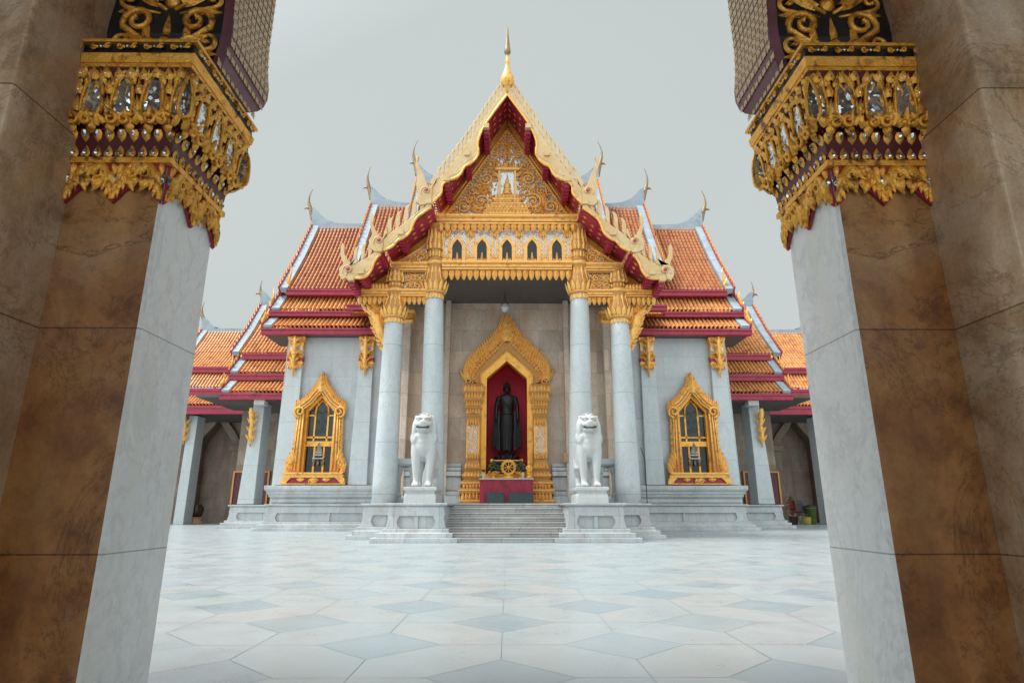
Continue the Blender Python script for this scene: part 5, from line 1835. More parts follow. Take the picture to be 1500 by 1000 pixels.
for s in (-1, 1):
    # the three telescoped sections of the side arm
    YE = 27.35
    ze3 = AZ(426, YE)
    zr3 = AZ(334, YR)
    zr2, zr1 = AZ(303, YR), AZ(268, YR)
    X3, X2, X1 = AX(460, 330, YR), AX(546, 300, YR), AX(613, 265, YR)
    section(hall, s, X3, X2 - .3, 0, 0, YR, YE, 0, [(459, 322), (454.5, 305), (452.5, 295), (454, 286), (458.5, 277)], 1.15, ztop=zr3, zeave=ze3)
    section(hall, s, X2, X1 - .3, 0, 0, YR, YE - .35, 0, [(545, 292), (540.5, 275), (538.5, 263), (539.5, 254), (543, 245)], 1.15, ztop=zr2, zeave=ze3 + (zr2 - zr3) * .45)
    section(hall, s, X1, .5, 0, 0, YR, YE - .7, 0, [(612, 257), (608, 239), (605.5, 226), (607, 216), (612, 206)], 1.15, ztop=zr1, zeave=ze3 + (zr1 - zr3) * .45)
    # eaves and the two lower roofs
    fa = MB()
    fascia(fa, s, 2.5, AX(419, 428, YE - .05), YE - .05, AZ(431.5, YE - .05), AZ(424, YE - .05))
    fa.build('eave_board', 'maroon', hall)
    tiers2 = [((413, 433), (397, 455), 28.0, 26.95), ((406, 464), (385, 480), 27.55, 26.42)]
    for k, (top, bot, ya, yb) in enumerate(tiers2):
        xa, za_ = XZ(*top, ya)
        xb, zb_2 = XZ(*bot, yb)
        tl = MB()
        xo_ = xb - .05
        tile_slope(tl, (-xo_ if s < 0 else 3.0, ya, za_), (xo_ - 3.0, 0, 0), (0, yb - ya, zb_2 - za_), row=.3)
        to = tl.build('lower_roof', 'tile_low', hall)
        r_, c_ = MB(), MB()
        verge_parts(r_, c_, s, xo_, [(ya, za_), (yb, zb_2)], .36)
        naga_spike(c_, s, xo_ + .05, yb + .1, zb_2 + .1, 1.05)
        r_.build('verge_mortar', 'ridge', to)
        c_.build('carved_verge', ['gold_flat', 'maroon', 'chofa'], to)
        fa = MB()
        fascia(fa, s, 2.5, xo_ + .12, yb - .04, AZ(bot[1] + (8.5 if k else 7.5), yb - .04), zb_2 - .02)
        fa.box(min(s * 2.5, s * xo_), max(s * 2.5, s * xo_), yb + .27, 28.6, zb_2 - .3, zb_2 - .2, 1)
        fa.build('eave_board', ['maroon', 'dark_ceil'], to)
    c_ = MB()
    naga_spike(c_, s, AX(423, 418, YE), YE + .1, AZ(418, YE), 1.05)
    c_.build('eave_finial', 'gold_flat', hall)
    # short eaves at the foot of the porch roof
    tl = MB()
    x0_, x1_ = AX(533, 440, 24.0), AX(500, 440, 24.0)
    ya, yb = 27.2, 23.6
    tile_slope(tl, (s * x1_ if s < 0 else x0_ - 1.5, ya, AZ(446, 24) + .75), (x1_ - x0_ + 1.5, 0, 0), (0, -1.9, -.85), row=.3)
    to = tl.build('porch_eave_roof', 'tile_low', hall)
    fa = MB()
    fascia(fa, s, x0_ - 1.5, x1_ + .12, 25.25, AZ(453, 25.25), AZ(446, 25.25))
    fa.build('eave_board', ['maroon', 'dark_ceil'], to)

    # ---- lower outer porch roof
    YA = 34.0
    zrA = AZ(450, YA)
    XA = AX(385, 447, YA)
    YEa = 31.0
    XB = 6
    section(hall, s, XA, 9.0, 0, 0, YA, YEa, 0, [(386, 437), (382.5, 430), (381.5, 424), (382, 418), (384, 411)], .95, tile='tile_low', nm='outer_roof', ztop=zrA, zeave=AZ(519, YEa))
    fa = MB()
    fascia(fa, s, 9.0, AX(355, 521, YEa), YEa - .05, AZ(526, YEa), AZ(518, YEa))
    fa.build('eave_board', 'maroon', hall)
    for k, (top, bot, ya, yb) in enumerate([((364, 527), (337, 547), 31.3, 30.3), ((346, 556), (324, 575), 30.7, 29.6)]):
        xa, za_ = XZ(*top, ya)
        xb, zb_2 = XZ(*bot, yb)
        xo_ = xb - .05
        tl = MB()
        tile_slope(tl, (-xo_ if s < 0 else 9.0, ya, za_), (xo_ - 9.0, 0, 0), (0, yb - ya, zb_2 - za_), row=.3)
        to = tl.build('lower_roof', 'tile_low', hall)
        r_, c_ = MB(), MB()
        verge_parts(r_, c_, s, xo_, [(ya, za_), (yb, zb_2)], .36)
        naga_spike(c_, s, xo_ + .05, yb + .1, zb_2 + .1, .95)
        r_.build('verge_mortar', 'ridge', to)
        c_.build('carved_verge', ['gold_flat', 'maroon', 'chofa'], to)
        fa = MB()
        fascia(fa, s, 9.0, xo_ + .12, yb - .04, AZ(bot[1] + 9, yb - .04), zb_2 - .02)
        fa.box(min(s * 9, s * xo_), max(s * 9, s * xo_), yb + .27, 33.9, zb_2 - .36, zb_2 - .24, 1)
        fa.build('eave_board', ['maroon', 'dark_ceil'], to)
# ================================================================== cloister galleries either side, behind the hall
for s in (-1, 1):
    side = 'left' if s < 0 else 'right'
    cg = thing('cloister_gallery', 'low %s cloister with orange tiled roof and shaded brown stone wall behind' % side, 'gallery', (s * 18, 36, 0), 'cloisters beside the hall')
    YB, YEb = 39.5, 36.6
    zrB = AZ(486, YB)
    XBo = AX(299, 480, YB)
    section(cg, s, XBo, 9.5, 0, 0, YB, YEb, 0, [(299, 470), (296.5, 462), (296, 455), (297, 449), (300, 442)], .95, tile='tile_low', nm='cloister_roof', ztop=zrB, zeave=AZ(540, YEb))
    fa = MB()
    xo_ = AX(250, 545, YEb)
    # beyond the verge the roofs run on behind the pillar
    fascia(fa, s, 9.5, xo_ + 4, YEb - .05, AZ(545.5, YEb), AZ(538, YEb))
    fa.build('eave_board', 'maroon', cg)
    for k, (ty, by, ya, yb) in enumerate([(546, 569, 36.9, 35.9), (578, 594, 36.2, 35.1)]):
        za_, zb_2 = AZ(ty, ya), AZ(by, yb)
        xin_ = 9.5
        xe = XBo + 6
        if k == 1:
            xin_ = AX(374, 600, yb)
        tl = MB()
        tile_slope(tl, (-xe if s < 0 else xin_, ya, za_), (xe - xin_, 0, 0), (0, yb - ya, zb_2 - za_), row=.3)
        to = tl.build('lower_roof', 'tile_low', cg)
        fa = MB()
        fascia(fa, s, xin_ - .1, xe, yb - .04, AZ(by + 11, yb - .04), zb_2 - .02)
        fa.box(min(s * xin_, s * xe), max(s * xin_, s * xe), yb + .27, 40.5, zb_2 - .40, zb_2 - .28, 1)
        fa.build('eave_board', ['maroon', 'dark_ceil'], to)
    pm = MB()
    Yp = 35.9
    zt = AZ(609, Yp)
    a0, a1, b0, b1 = AX(253, 766, Yp), AX(268, 766, Yp), AX(275, 620, Yp), AX(288, 620, Yp)
    pm.loops([[(s * a0, Yp, 0), (s * a1, Yp, 0), (s * a1, Yp + 1, 0), (s * a0, Yp + 1, 0)], [(s * b0, Yp + .05, zt), (s * b1, Yp + .05, zt), (s * b1, Yp + 1, zt), (s * b0, Yp + 1, zt)]])
    po = pm.build('gallery_pillar', 'marble_plain', cg, bevel=.02)
    gm = MB()
    cxg = s * AX(271, 640, Yp)
    gm.tube([(cxg, Yp - .1, AZ(652, Yp)), (cxg, Yp - .2, AZ(632, Yp)), (cxg, Yp - .16, AZ(622, Yp)), (cxg, Yp - .4, AZ(612, Yp))], [.02, .13, .1, .12], 8)
    for py in (646, 634, 622):
        for q in (-1, 1):
            gm.leaf(rot2(TF(Yp - .18), cxg, AZ(py, Yp), pi / 2 - q * .6), .18, .45, .08, curl=q * .05, back=True)
    gm.build('eave_bracket', 'gold', po)
    # back wall with a pointed blind arch
    wl = MB()
    Yw = 39.6
    xc = AX(312, 700, Yw)
    ha, zsa, zaa = 1.1, AZ(655, Yw), AZ(612, Yw)
    arch = [(ha, 0.0), (ha, zsa)] + bez((ha, zsa), (ha * .95, zsa + .7), (ha * .3, zsa + 1.0), (0, zaa), 8)[1:]
    for q in (-1, 1):
        wl.prism([(s * xc + q * a, b) for a, b in arch] + [(s * xc, 8.2), (s * xc + q * 8.0, 8.2), (s * xc + q * 8.0, 0)], TF(Yw + .8), 0, .8)
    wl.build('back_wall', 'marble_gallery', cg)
    rs = MB()
    rs.box(s * xc - 1.4, s * xc + 1.4, Yw + .81, Yw + .9, 0, zaa + .3)
    rs.build('arch_recess', 'marble_gallery', cg)
    fr_ = MB()
    o2 = [(ha + .55, 0.0), (ha + .5, zsa)] + bez((ha + .5, zsa), (ha * 1.4, zsa + .9), (ha * .4, zsa + 1.5), (0, zaa + .7), 8)[1:]
    for q in (-1, 1):
        fr_.prism([(s * xc + q * a, b) for a, b in o2 + list(reversed(arch))], TF(Yw - .003), 0, .22)
        fr_.box(s * xc + q * (ha + .3) - .42, s * xc + q * (ha + .3) + .42, Yw - .42, Yw - .23, zsa - .25, zsa + .12)
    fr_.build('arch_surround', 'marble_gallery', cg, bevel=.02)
    for xx in (-6.6, -1.95, 1.95, 6.6):
        cp_ = MB()
        cp_.box(s * xc + xx - .3, s * xc + xx + .3, Yw - .35, Yw - .004, 0, 8)
        cp_.build('wall_pilaster', 'marble_gallery', cg, bevel=.02)

# ================================================================== guardian lions
def lion(s, label):
    X, Y, zb = s * AX(620, 713, 18.2), 18.2, AZ(713, 17.7)
    root = thing('guardian_lion', label, 'lion statue', (X, Y, ZP), 'marble lions by the steps')
    pb = MB()
    h = zb - ZP
    pb.mould(X - .42, X + .42, Y - .62, Y + .95, [(.03, ZP + .002), (.03, ZP + h * .35), (.02, ZP + h * .5), (-.03, ZP + h * .66), (.01, ZP + h * .76), (.05, ZP + h * .8), (.05, zb)])
    pb.build('plinth', 'lion', root, bevel=.015)
    k = (AZ(602, 17.75) - zb) / 2.32
    mb = MB()
    E = lambda c, r, rot=None: mb.ell((X + c[0] * k, Y + c[1] * k, zb + c[2] * k), [q * k for q in r], seg=20, rings=12, rot=rot)
    TT = lambda pts, rr_: mb.tube([(X + a * k, Y + b * k, zb + c * k) for a, b, c in pts], [q * k for q in rr_], 14)
    E((0, .38, 1.12), (.27, .62, .30))
    E((0, -.12, 1.24), (.33, .36, .36))
    E((0, -.24, 1.38), (.27, .25, .30))
    E((0, -.20, 1.60), (.27, .26, .30))
    for q in (-1, 1):
        E((q * .22, .72, .86), (.16, .32, .44))
        TT([(q * .21, -.20, 1.30), (q * .225, -.22, 1.05), (q * .22, -.25, .78), (q * .205, -.27, .5), (q * .195, -.28, .26), (q * .195, -.30, .10)], [.19, .175, .145, .118, .098, .105])
        E((q * .195, -.37, .075), (.125, .17, .085))
        for t in (-.07, 0, .07):
            E((q * .195 + t, -.49, .06), (.042, .075, .055))
        TT([(q * .24, .8, .9), (q * .25, .55, .62), (q * .25, .82, .36), (q * .25, .74, .08)], [.2, .16, .1, .1])
        E((q * .25, .62, .07), (.12, .2, .08))
    # head
    E((0, -.34, 1.98), (.275, .27, .26))
    E((0, -.52, 1.895), (.245, .17, .125))       # upper muzzle
    E((0, -.61, 1.955), (.115, .09, .075))      # nose
    E((0, -.50, 1.735), (.215, .15, .065))     # lower jaw
    E((0, -.38, 1.82), (.22, .12, .16))
    for q in (-1, 1):
        E((q * .135, -.52, 2.095), (.12, .085, .045))    # brow
        E((q * .20, -.47, 1.93), (.09, .10, .09))       # cheek
        E((q * .265, -.22, 2.12), (.065, .06, .11))     # ear
    # mane falling to the shoulders
    E((0, -.16, 1.97), (.325, .24, .335))
    for q in (-1, 1):
        E((q * .275, -.20, 1.76), (.125, .20, .36))
        E((q * .335, -.20, 1.50), (.10, .17, .20))
        E((q * .27, -.26, 1.42), (.13, .15, .16))
        E((q * .20, -.34, 1.52), (.12, .1, .14))
    E((0, -.40, 1.55), (.17, .10, .14))
    TT([(0, 1.0, 1.0), (0, 1.15, 1.25), (0, 1.08, 1.6), (0, .98, 1.75)], [.06, .07, .09, .03])
    bo = mb.build('body', 'lion', root)
    fuse(bo, .022, 3)
    cm = MB()
    # carved curls of the mane and collar, eyes, fangs
    T = front(X, Y, zb)
    for i in range(9):
        a = -.25 + i * (pi + .5) / 8
        x, z = cos(a) * .265 * k, (1.975 + sin(a) * .275) * k
        cm.spiral(Matrix.Translation((0, -.30 * k, 0)) @ T, x, z, .05 * k, 1.2, a, 1, .018 * k, lift=0)
    for q in (-1, 1):
        cm.ell((X + q * .125 * k, Y - .575 * k, zb + 2.035 * k), (.055 * k, .03 * k, .038 * k))
        cm.tube([(X + q * .19 * k, Y - .55 * k, zb + 2.05 * k), (X + q * .12 * k, Y - .60 * k, zb + 2.11 * k), (X + q * .03 * k, Y - .60 * k, zb + 2.07 * k)], [.012, .024, .012], 6)
        for j in range(4):
            o_ = j * .045
            st_ = [(q * (.24 + .3 * o_), -.36 + o_, 2.05 - o_), (q * (.315 + .3 * o_), -.33 + o_, 1.85 - o_), (q * (.335 + .35 * o_), -.34 + o_, 1.65 - o_ * .6), (q * (.37 + .4 * o_), -.31 + o_, 1.44)]
            cm.tube([(X + a * k, Y + b_ * k, zb + c_ * k) for a, b_, c_ in crom(st_, 4)], .022 * k, 6)
        cm.spiral(Matrix.Translation((0, -.66 * k, 0)) @ T, q * .06 * k, 1.925 * k, .035 * k, 1, 0, q, .014 * k)
    cm.build('carved_mane', 'lion', root)
    mm = MB()
    pts = [(x * k, (1.82 + .30 * x * x) * k) for x in (-.20, -.135, -.065, 0, .065, .135, .20)]
    low = [(x * k, (1.775 + .34 * x * x) * k) for x in (.20, .135, .065, 0, -.065, -.135, -.20)]
    mm.prism(pts + low, Matrix.Translation((0, -.60 * k, 0)) @ T, 0, .045)
    mo = mm.build('mouth', 'black', root)
    tm_ = MB()
    for j in range(7):
        x = (-.12 + .04 * j) * k
        tm_.leaf(rot2(Matrix.Translation((0, -.655 * k, 0)) @ T, x, (1.822 + .3 * (x / k) ** 2) * k, -pi / 2), .022, .022, .01)
    tm_.build('teeth', 'lion', mo)


lion(-1, 'white marble lion standing on the plinth left of the porch steps')
lion(1, 'white marble lion standing on the plinth right of the porch steps')

# ================================================================== standing figure in the niche
YS = YW + .62
zf = AZ(664, YS)
H = AZ(559, YS) - zf
bu = thing('standing_statue', 'black bronze standing figure in long robes inside the red niche', 'statue', (0, YS, zf - .5))
k = H
mb = MB()
E = lambda c, r: mb.ell((c[0] * k, YS + c[1] * k, zf + c[2] * k), [q * k for q in r], seg=20, rings=12)
TT = lambda pts, rr_, seg=14: mb.tube([(a * k, YS + b * k, zf + c * k) for a, b, c in pts], [q * k for q in rr_], seg)
E((0, 0, .905), (.049, .056, .066))
E((0, -.01, .862), (.036, .038, .032))
E((0, .008, .965), (.026, .028, .026))
TT([(0, .008, .97), (0, .006, .985), (0, .006, 1.0)], [.018, .01, .003], 8)
E((0, -.056, .90), (.008, .012, .014))
for q in (-1, 1):
    E((q * .05, .006, .89), (.008, .012, .028))
TT([(0, .01, .86), (0, .01, .80)], [.027, .036])
L = []
for z, rx, ry, yo in ((.815, .045, .042, 0), (.80, .09, .05, 0), (.785, .118, .055, 0), (.75, .122, .062, 0), (.69, .108, .062, -.002), (.62, .09, .055, 0), (.55, .085, .054, 0), (.49, .094, .058, 0), (.40, .10, .058, 0), (.28, .096, .054, 0), (.15, .09, .05, 0), (.05, .088, .052, 0), (.035, .085, .05, 0)):
    L.append([(rx * k * cos(2 * pi * i / 28), YS + (yo + ry * sin(2 * pi * i / 28)) * k, zf + z * k) for i in range(28)])
mb.loops(L, 0, True)
for q in (-1, 1):
    TT([(q * .105, 0, .775), (q * .132, .006, .70), (q * .146, .004, .62), (q * .148, -.01, .56), (q * .15, -.022, .50), (q * .15, -.03, .462)], [.038, .034, .029, .025, .021, .018])
    E((q * .15, -.034, .44), (.013, .022, .03))
    for f in range(4):
        yy = -.053 + f * .013
        TT([(q * .151, yy, .425), (q * .150, yy - .003, .40), (q * .145, yy - .001, .378 + .006 * abs(f - 1.5))], [.0065, .006, .0045], 6)
    TT([(q * .145, -.05, .45), (q * .138, -.066, .43), (q * .135, -.068, .412)], [.007, .0065, .005], 6)
    TT([(q * .04, -.005, .06), (q * .042, -.01, .02)], [.026, .024])
    E((q * .043, -.04, .013), (.026, .055, .014))
bo = mb.build('body', 'bronze', bu)
fuse(bo, .016, 2)
rm = MB()
for q in (-1, 1):
    pts = [(.10, .60), (.155, .56), (.172, .46), (.186, .34), (.205, .20), (.215, .12), (.20, .085), (.16, .09), (.13, .06), (.095, .05), (.092, .3)]
    rm.prism([(q * a * k, b * k) for a, b in crom(pts, 3)], front(0, YS + .02 * k, zf), -.012 * k, .012 * k)
    for j in range(6):
        x0_, x1_ = .125 + .012 * j, .115 + .018 * j
        rm.tube([(q * x0_ * k, YS + .006 * k, zf + .5 * k), (q * (x0_ + x1_) * .5 * k + q * .004 * k, YS + .004 * k, zf + .3 * k), (q * x1_ * k, YS + .006 * k, zf + .09 * k)], [.003 * k, .005 * k, .006 * k], 5)
rm.tube([(-.085 * k, YS - .053 * k, zf + .545 * k), (0, YS - .062 * k, zf + .535 * k), (.085 * k, YS - .053 * k, zf + .545 * k)], .008 * k, 6)
for x in (-.018, .018):
    rm.tube([(x * k, YS - .060 * k, zf + .53 * k), (x * k, YS - .062 * k, zf + .3 * k), (x * k * 1.2, YS - .055 * k, zf + .04 * k)], .006 * k, 5)
for x in (-.07, .07):
    rm.tube([(x * k, YS - .045 * k, zf + .52 * k), (x * k, YS - .045 * k, zf + .06 * k)], .004 * k, 5)
rm.tube([(-.10 * k, YS - .045 * k, zf + .79 * k), (-.03 * k, YS - .066 * k, zf + .70 * k), (.06 * k, YS - .062 * k, zf + .58 * k)], .005 * k, 5)
rm.build('robe', 'bronze', bu, bevel=.006)
hm = MB()
for i in range(7):
    for j in range(14):
        a = 2 * pi * j / 14
        e_ = .35 + i * .18
        hm.ell((.05 * k * cos(e_) * cos(a), YS + (.057 * k * cos(e_) * sin(a)) + .004 * k, zf + (.912 + .062 * sin(e_)) * k), (.009 * k,) * 3, seg=6, rings=4)
hm.build('curled_hair', 'bronze', bu)
lb = MB()
zl = zf - .36
lb.lathe([(.46, zl - .4), (.50, zl - .05), (.50, zl + .02), (.40, zl + .06), (.44, zl + .12), (.42, zl + .2), (.36, zl + .25), (.34, zl + .36)], (0, YS, 0), 28)
petal_ring(lb, (0, YS, 0), zl + .08, .40, 16, .17, .2, .05, -.3)
lb.build('lotus_base', 'bronze', bu)

# ================================================================== altar and offerings
YA2 = YW - .95
za0 = AZ(701, YA2)
xh = AX(703, 715, YA2)
al = thing('altar_table', 'altar draped in maroon cloth with a white top edge, inside the gilded niche', 'altar', (0, YA2 + .4, ZP))
mb = MB()
L = []
rr2 = random.Random(4)
for z, o in ((ZP + .002, .02), (ZP + .3, .012), (za0 - .12, .0), (za0 - .03, 0)):
    lp = []
    for i in range(40):
        x = -xh + 2 * xh * i / 39
        lp.append((x, YA2 + .006 * sin(i * 1.7) * (1 if z < za0 - .1 else .2) - o, z))
    lp += [(xh, YA2 + .9, z), (-xh, YA2 + .9, z)]
    L.append(lp)
mb.loops(L, 0, False)
mb.build('altar_cloth', 'maroon', al)
mb = MB()
mb.box(-xh - .03, xh + .03, YA2 - .04, YA2 + .93, za0 - .028, za0 + .02)
mb.build('table_top', 'white_plastic', al, bevel=.01)
gb = MB()
gb.box(-xh + .05, xh - .05, YA2 + .45, YA2 + .9, za0 + .022, AZ(694, YA2 + .45))
gb.build('gilded_step', 'gold_flat', al)
for nm_, x0_, x1_, py0, lab in (('a', 712.2, 738.5, 721, 'small dark green stone plaque leaning on the left of the maroon altar cloth'), ('b', 745, 780.5, 721, 'wide dark green stone plaque leaning on the right of the maroon altar cloth')):
    a, b = at(x0_, 730, YA2 - .1).x, at(x1_, 730, YA2 - .1).x
    pr = thing('stone_plaque', lab, 'plaque', ((a + b) / 2, YA2 - .1, ZP), 'plaques before the altar')
    zt = AZ(py0, YA2 - .1)
    pm = MB()
    Tp = frame((a, YA2 - .22, ZP + .004), (1, 0, 0), (0, .15, 1))
    pm.mbox(Tp, 0, b - a, 0, zt - ZP, -.02, .03)
    pm.build('slab', 'plaque', pr, bevel=.008)
    pm = MB()
    for (u0, u1, v0, v1) in ((.02, .98, .03, .06), (.02, .98, .94, .97), (.02, .045, .07, .93), (.955, .98, .07, .93)):
        pm.mbox(Tp, (b - a) * u0, (b - a) * u1, (zt - ZP) * v0, (zt - ZP) * v1, .031, .036)
    pm.build('border', 'plaque', pr)

# black carved stand behind the wheel
YT2 = YA2 + .62
t1 = AZ(674, YT2)
zst = AZ(694, YA2 + .45) + .004
ts = thing('offering_stand', 'black carved stand with gilt ends behind the golden wheel', 'stand', (0, YT2, zst))
mb = MB()
xs_ = AX(725, 680, YT2)
mb.mould(-xs_, xs_, YT2 - .1, YT2 + .2, [(-.02, zst), (-.02, t1 - .14), (.03, t1 - .10), (.03, t1 - .03)])
mb.build('stand_body', 'black', ts, bevel=.01)
mb = MB()
mb.box(-xs_ - .1, xs_ + .1, YT2 - .14, YT2 + .24, t1 - .028, t1 + .01)
for q in (-1, 1):
    mb.ell((q * (xs_ + .11), YT2 - .1, t1 - .02), (.07, .07, .07))
    for j in range(3):
        mb.spiral(front(0, YT2 - .135, 0), q * (.16 + .22 * j), t1 - .2, .06, 1.2, 0, q, .012, lift=.0)
mb.build('gilt_edge', 'gold', ts)

# wheel
YH = YA2 + .22
cz = AZ(684.5, YH)
cx0 = at(745, 684, YH).x
R = abs(at(734, 684, YH).x - cx0)
wh = thing('golden_wheel', 'golden eight-spoked wheel standing at the centre of the altar', 'wheel', (cx0, YH, za0 + .02))
Tw = front(cx0, YH, cz)
mb = MB()
ring = [(R * cos(2 * pi * i / 40), R * sin(2 * pi * i / 40)) for i in range(41)]
mb.tube([Tw @ Vector((a * .88, b * .88, 0)) for a, b in ring], R * .11, 8, up=(0, 1, 0))
mb.tube([Tw @ Vector((a * .72, b * .72, 0.01)) for a, b in ring], R * .05, 6, up=(0, 1, 0))
for i in range(16):
    a = 2 * pi * (i + .5) / 16
    mb.leaf(rot2(Tw, cos(a) * R * .92, sin(a) * R * .92, a), R * .26, R * .22, R * .1, back=True)
mb.build('rim', 'gold_flat', wh)
for i in range(8):
    a = 2 * pi * i / 8
    sp_ = MB()
    sp_.tube([Tw @ Vector((cos(a) * R * t, sin(a) * R * t, 0)) for t in (.15, .3, .45, .6, .74)], [R * .07, R * .045, R * .07, R * .045, R * .08], 6, up=(0, 1, 0))
    sp_.build('spoke', 'gold_flat', wh)
mb = MB()
mb.lathe([(.01, R * .2), (R * .14, R * .16), (R * .22, R * .06), (R * .22, -R * .06)], seg=16, T=Tw)
mb.build('hub', 'gold_flat', wh)
mb = MB()
mb.lathe([(R * .8, za0 + .022), (R * .85, za0 + .07), (R * .6, za0 + .10), (R * .3, za0 + .14), (R * .45, cz - R * .92)], (cx0, YH, 0), 18, sy=.6)
mb.build('wheel_foot', 'gold_flat', wh)

# flower bowls
for px_, lab in ((723, 'orange and green flower arrangement in a bowl left of the golden wheel'), (763, 'orange and green flower arrangement in a bowl right of the golden wheel')):
    x = at(px_, 690, YH + .05).x
    fb = thing('flower_bowl', lab, 'flower bowl', (x, YH + .05, za0 + .02), 'flower bowls on the altar')
    mb = MB()
    mb.lathe([(.10, za0 + .022), (.12, za0 + .04), (.06, za0 + .07), (.06, za0 + .1), (.15, za0 + .17), (.19, za0 + .2)], (x, YH + .05, 0), 18)
    mb.build('bowl', 'gold_flat', fb)
    mb = MB()
    r5 = random.Random(int(px_))
    for i in range(40):
        a = r5.uniform(0, 2 * pi)
        q = r5.uniform(.12, .20)
        mb.ell((x + q * cos(a), YH + .05 + q * sin(a), za0 + .2 + r5.uniform(0, .06)), (.032,) * 3, seg=7, rings=5)
    mb.build('marigolds', 'orange_flower', fb)
    mb = MB()
    for i in range(150):
        a = r5.uniform(0, 2 * pi)
        t = r5.random()
        q = .26 * (1 - t) ** .7 * (1.0 if t > .12 else .8)
        T = Matrix.Translation((x + q * cos(a), YH + .05 + q * sin(a), za0 + .24 + .36 * t)) @ Matrix.Rotation(a + pi / 2, 4, 'Z') @ Matrix.Rotation(r5.uniform(.2, 1.3), 4, 'X')
        mb.leaf(T, .06, .11, .015)
    mb.build('leaves', 'leaf', fb)
x = at(775, 690, YH).x
gs = thing('gilded_figurine', 'small golden seated figurine at the right end of the altar', 'figurine', (x, YH, za0 + .02))
mb = MB()
mb.lathe([(.13, za0 + .022), (.14, za0 + .08), (.08, za0 + .12), (.12, za0 + .17), (.13, za0 + .22)], (x, YH, 0), 16)
mb.build('pedestal', 'gold_flat', gs)
mb = MB()
mb.ell((x, YH, za0 + .27), (.13, .1, .06))
mb.ell((x, YH, za0 + .38), (.075, .055, .13))
for q in (-1, 1):
    mb.tube([(x + q * .07, YH, za0 + .46), (x + q * .11, YH - .02, za0 + .37), (x + q * .04, YH - .08, za0 + .30)], [.03, .026, .022], 8)
mb.ell((x, YH, za0 + .55), (.048, .05, .06))
mb.tube([(x, YH, za0 + .59), (x, YH, za0 + .66), (x, YH, za0 + .74)], [.035, .02, .004], 8)
fo = mb.build('figure', 'gold_flat', gs)
fuse(fo, .012, 1)
for px_, lab in ((766, 'small white vase on the altar, in front of the right flower bowl'), (708.5, 'small white vase at the far left end of the altar')):
    x = at(px_, 697, YH - .12).x
    vs = thing('white_vase', lab, 'vase', (x, YH - .12, za0 + .02), 'vases on the altar')
    mb = MB()
    mb.lathe([(.05, za0 + .022), (.055, za0 + .03), (.03, za0 + .06), (.065, za0 + .13), (.05, za0 + .18), (.03, za0 + .2), (.05, za0 + .23)], (x, YH - .12, 0), 14)
    mb.build('vase_body', 'white_plastic', vs)
    mb = MB()
    for i in range(14):
        a = i * 2.4
        T = Matrix.Translation((x, YH - .12, za0 + .22)) @ Matrix.Rotation(a, 4, 'Z') @ Matrix.Rotation(1.1 - .02 * i, 4, 'X')
        mb.leaf(T, .035, .16, .01)
    mb.build('sprig', 'leaf', vs)

# ================================================================== lamp, boxes and small things
YL = 21.6
lx, lz = at(739.5, 452, YL).x, AZ(452, YL)
lp = thing('hanging_lamp', 'small round glass lamp hanging from the dark porch ceiling', 'lamp', (lx, YL, lz))
mb = MB()
mb.tube([(lx, YL, zc), (lx, YL, lz + .3)], .012, 6)
mb.build('cord', 'black', lp)
mb = MB()
mb.lathe([(.02, lz + .34), (.06, lz + .3), (.14, lz + .2), (.16, lz + .12), (.15, lz + .10)], (lx, YL, 0), 16)
mb.build('shade', 'steel', lp)
mb = MB()
mb.lathe([(.12, lz + .11), (.145, lz + .04), (.12, lz - .06), (.06, lz - .12), (.01, lz - .14)], (lx, YL, 0), 16)
mb.build('globe', 'lampglass', lp)

xb_, zb_ = at(828, 672, YW).x, AZ(678, YW)
jb = thing('junction_box', 'pale wooden box with a thin conduit on the porch wall right of the niche', 'wall box', (xb_, YW - .4, zb_))
mb = MB()
mb.box(xb_ - .11, xb_ + .11, YW - .42, YW - .19, zb_, zb_ + .34)
mb.box(xb_ - .09, xb_ + .09, YW - .435, YW - .421, zb_ + .05, zb_ + .29)
mb.build('box_body', 'wood', jb, bevel=.01)
mb = MB()
mb.tube([(xb_ + .05, YW - .23, zb_ + .34), (xb_ + .05, YW - .23, zb_ + 1.2), (xb_ + .05, YW - .06, zb_ + 1.35), (xb_ + .05, YW - .06, zc - .1)], .022, 6)
mb.build('conduit', 'steel', jb)

Ycp = 24.5
xp_ = at(946, 700, Ycp).x
cp2 = MB()
cp2.tube([(xp_, Ycp, ZP - .01), (xp_, Ycp, AZ(672, Ycp)), (xp_ - .12, Ycp + .1, AZ(655, Ycp))], .016, 6)
tag(cp2.build('black_pipe', 'black', loc=(xp_, Ycp, ZP)), 'thin black upright pipe behind the outer right porch column', 'pipe')

for s, lab in ((-1, 'grey floodlight housing under the left side eaves'), (1, 'grey floodlight housing under the right side eaves')):
    Yf = 29.9
    x, z0, z1 = s * AX(382, 588, Yf), AZ(594, Yf), AZ(584.5, Yf)
    fx = thing('floodlight', lab, 'floodlight', (x, Yf, z0), 'floodlights under the eaves')
    mb = MB()
    mb.box(x - .26, x + .26, Yf - .2, Yf + .3, z0, z1)
    for j in range(4):
        mb.box(x - .24, x + .24, Yf - .225, Yf - .202, z0 + .04 + j * .08, z0 + .075 + j * .08)
    mb.build('housing', 'white_plastic', fx, bevel=.015)
    mb = MB()
    mb.box(x - .02, x + .02, Yf + .0, Yf + .06, z1 + .002, z1 + .12)
    mb.build('bracket', 'steel', fx)

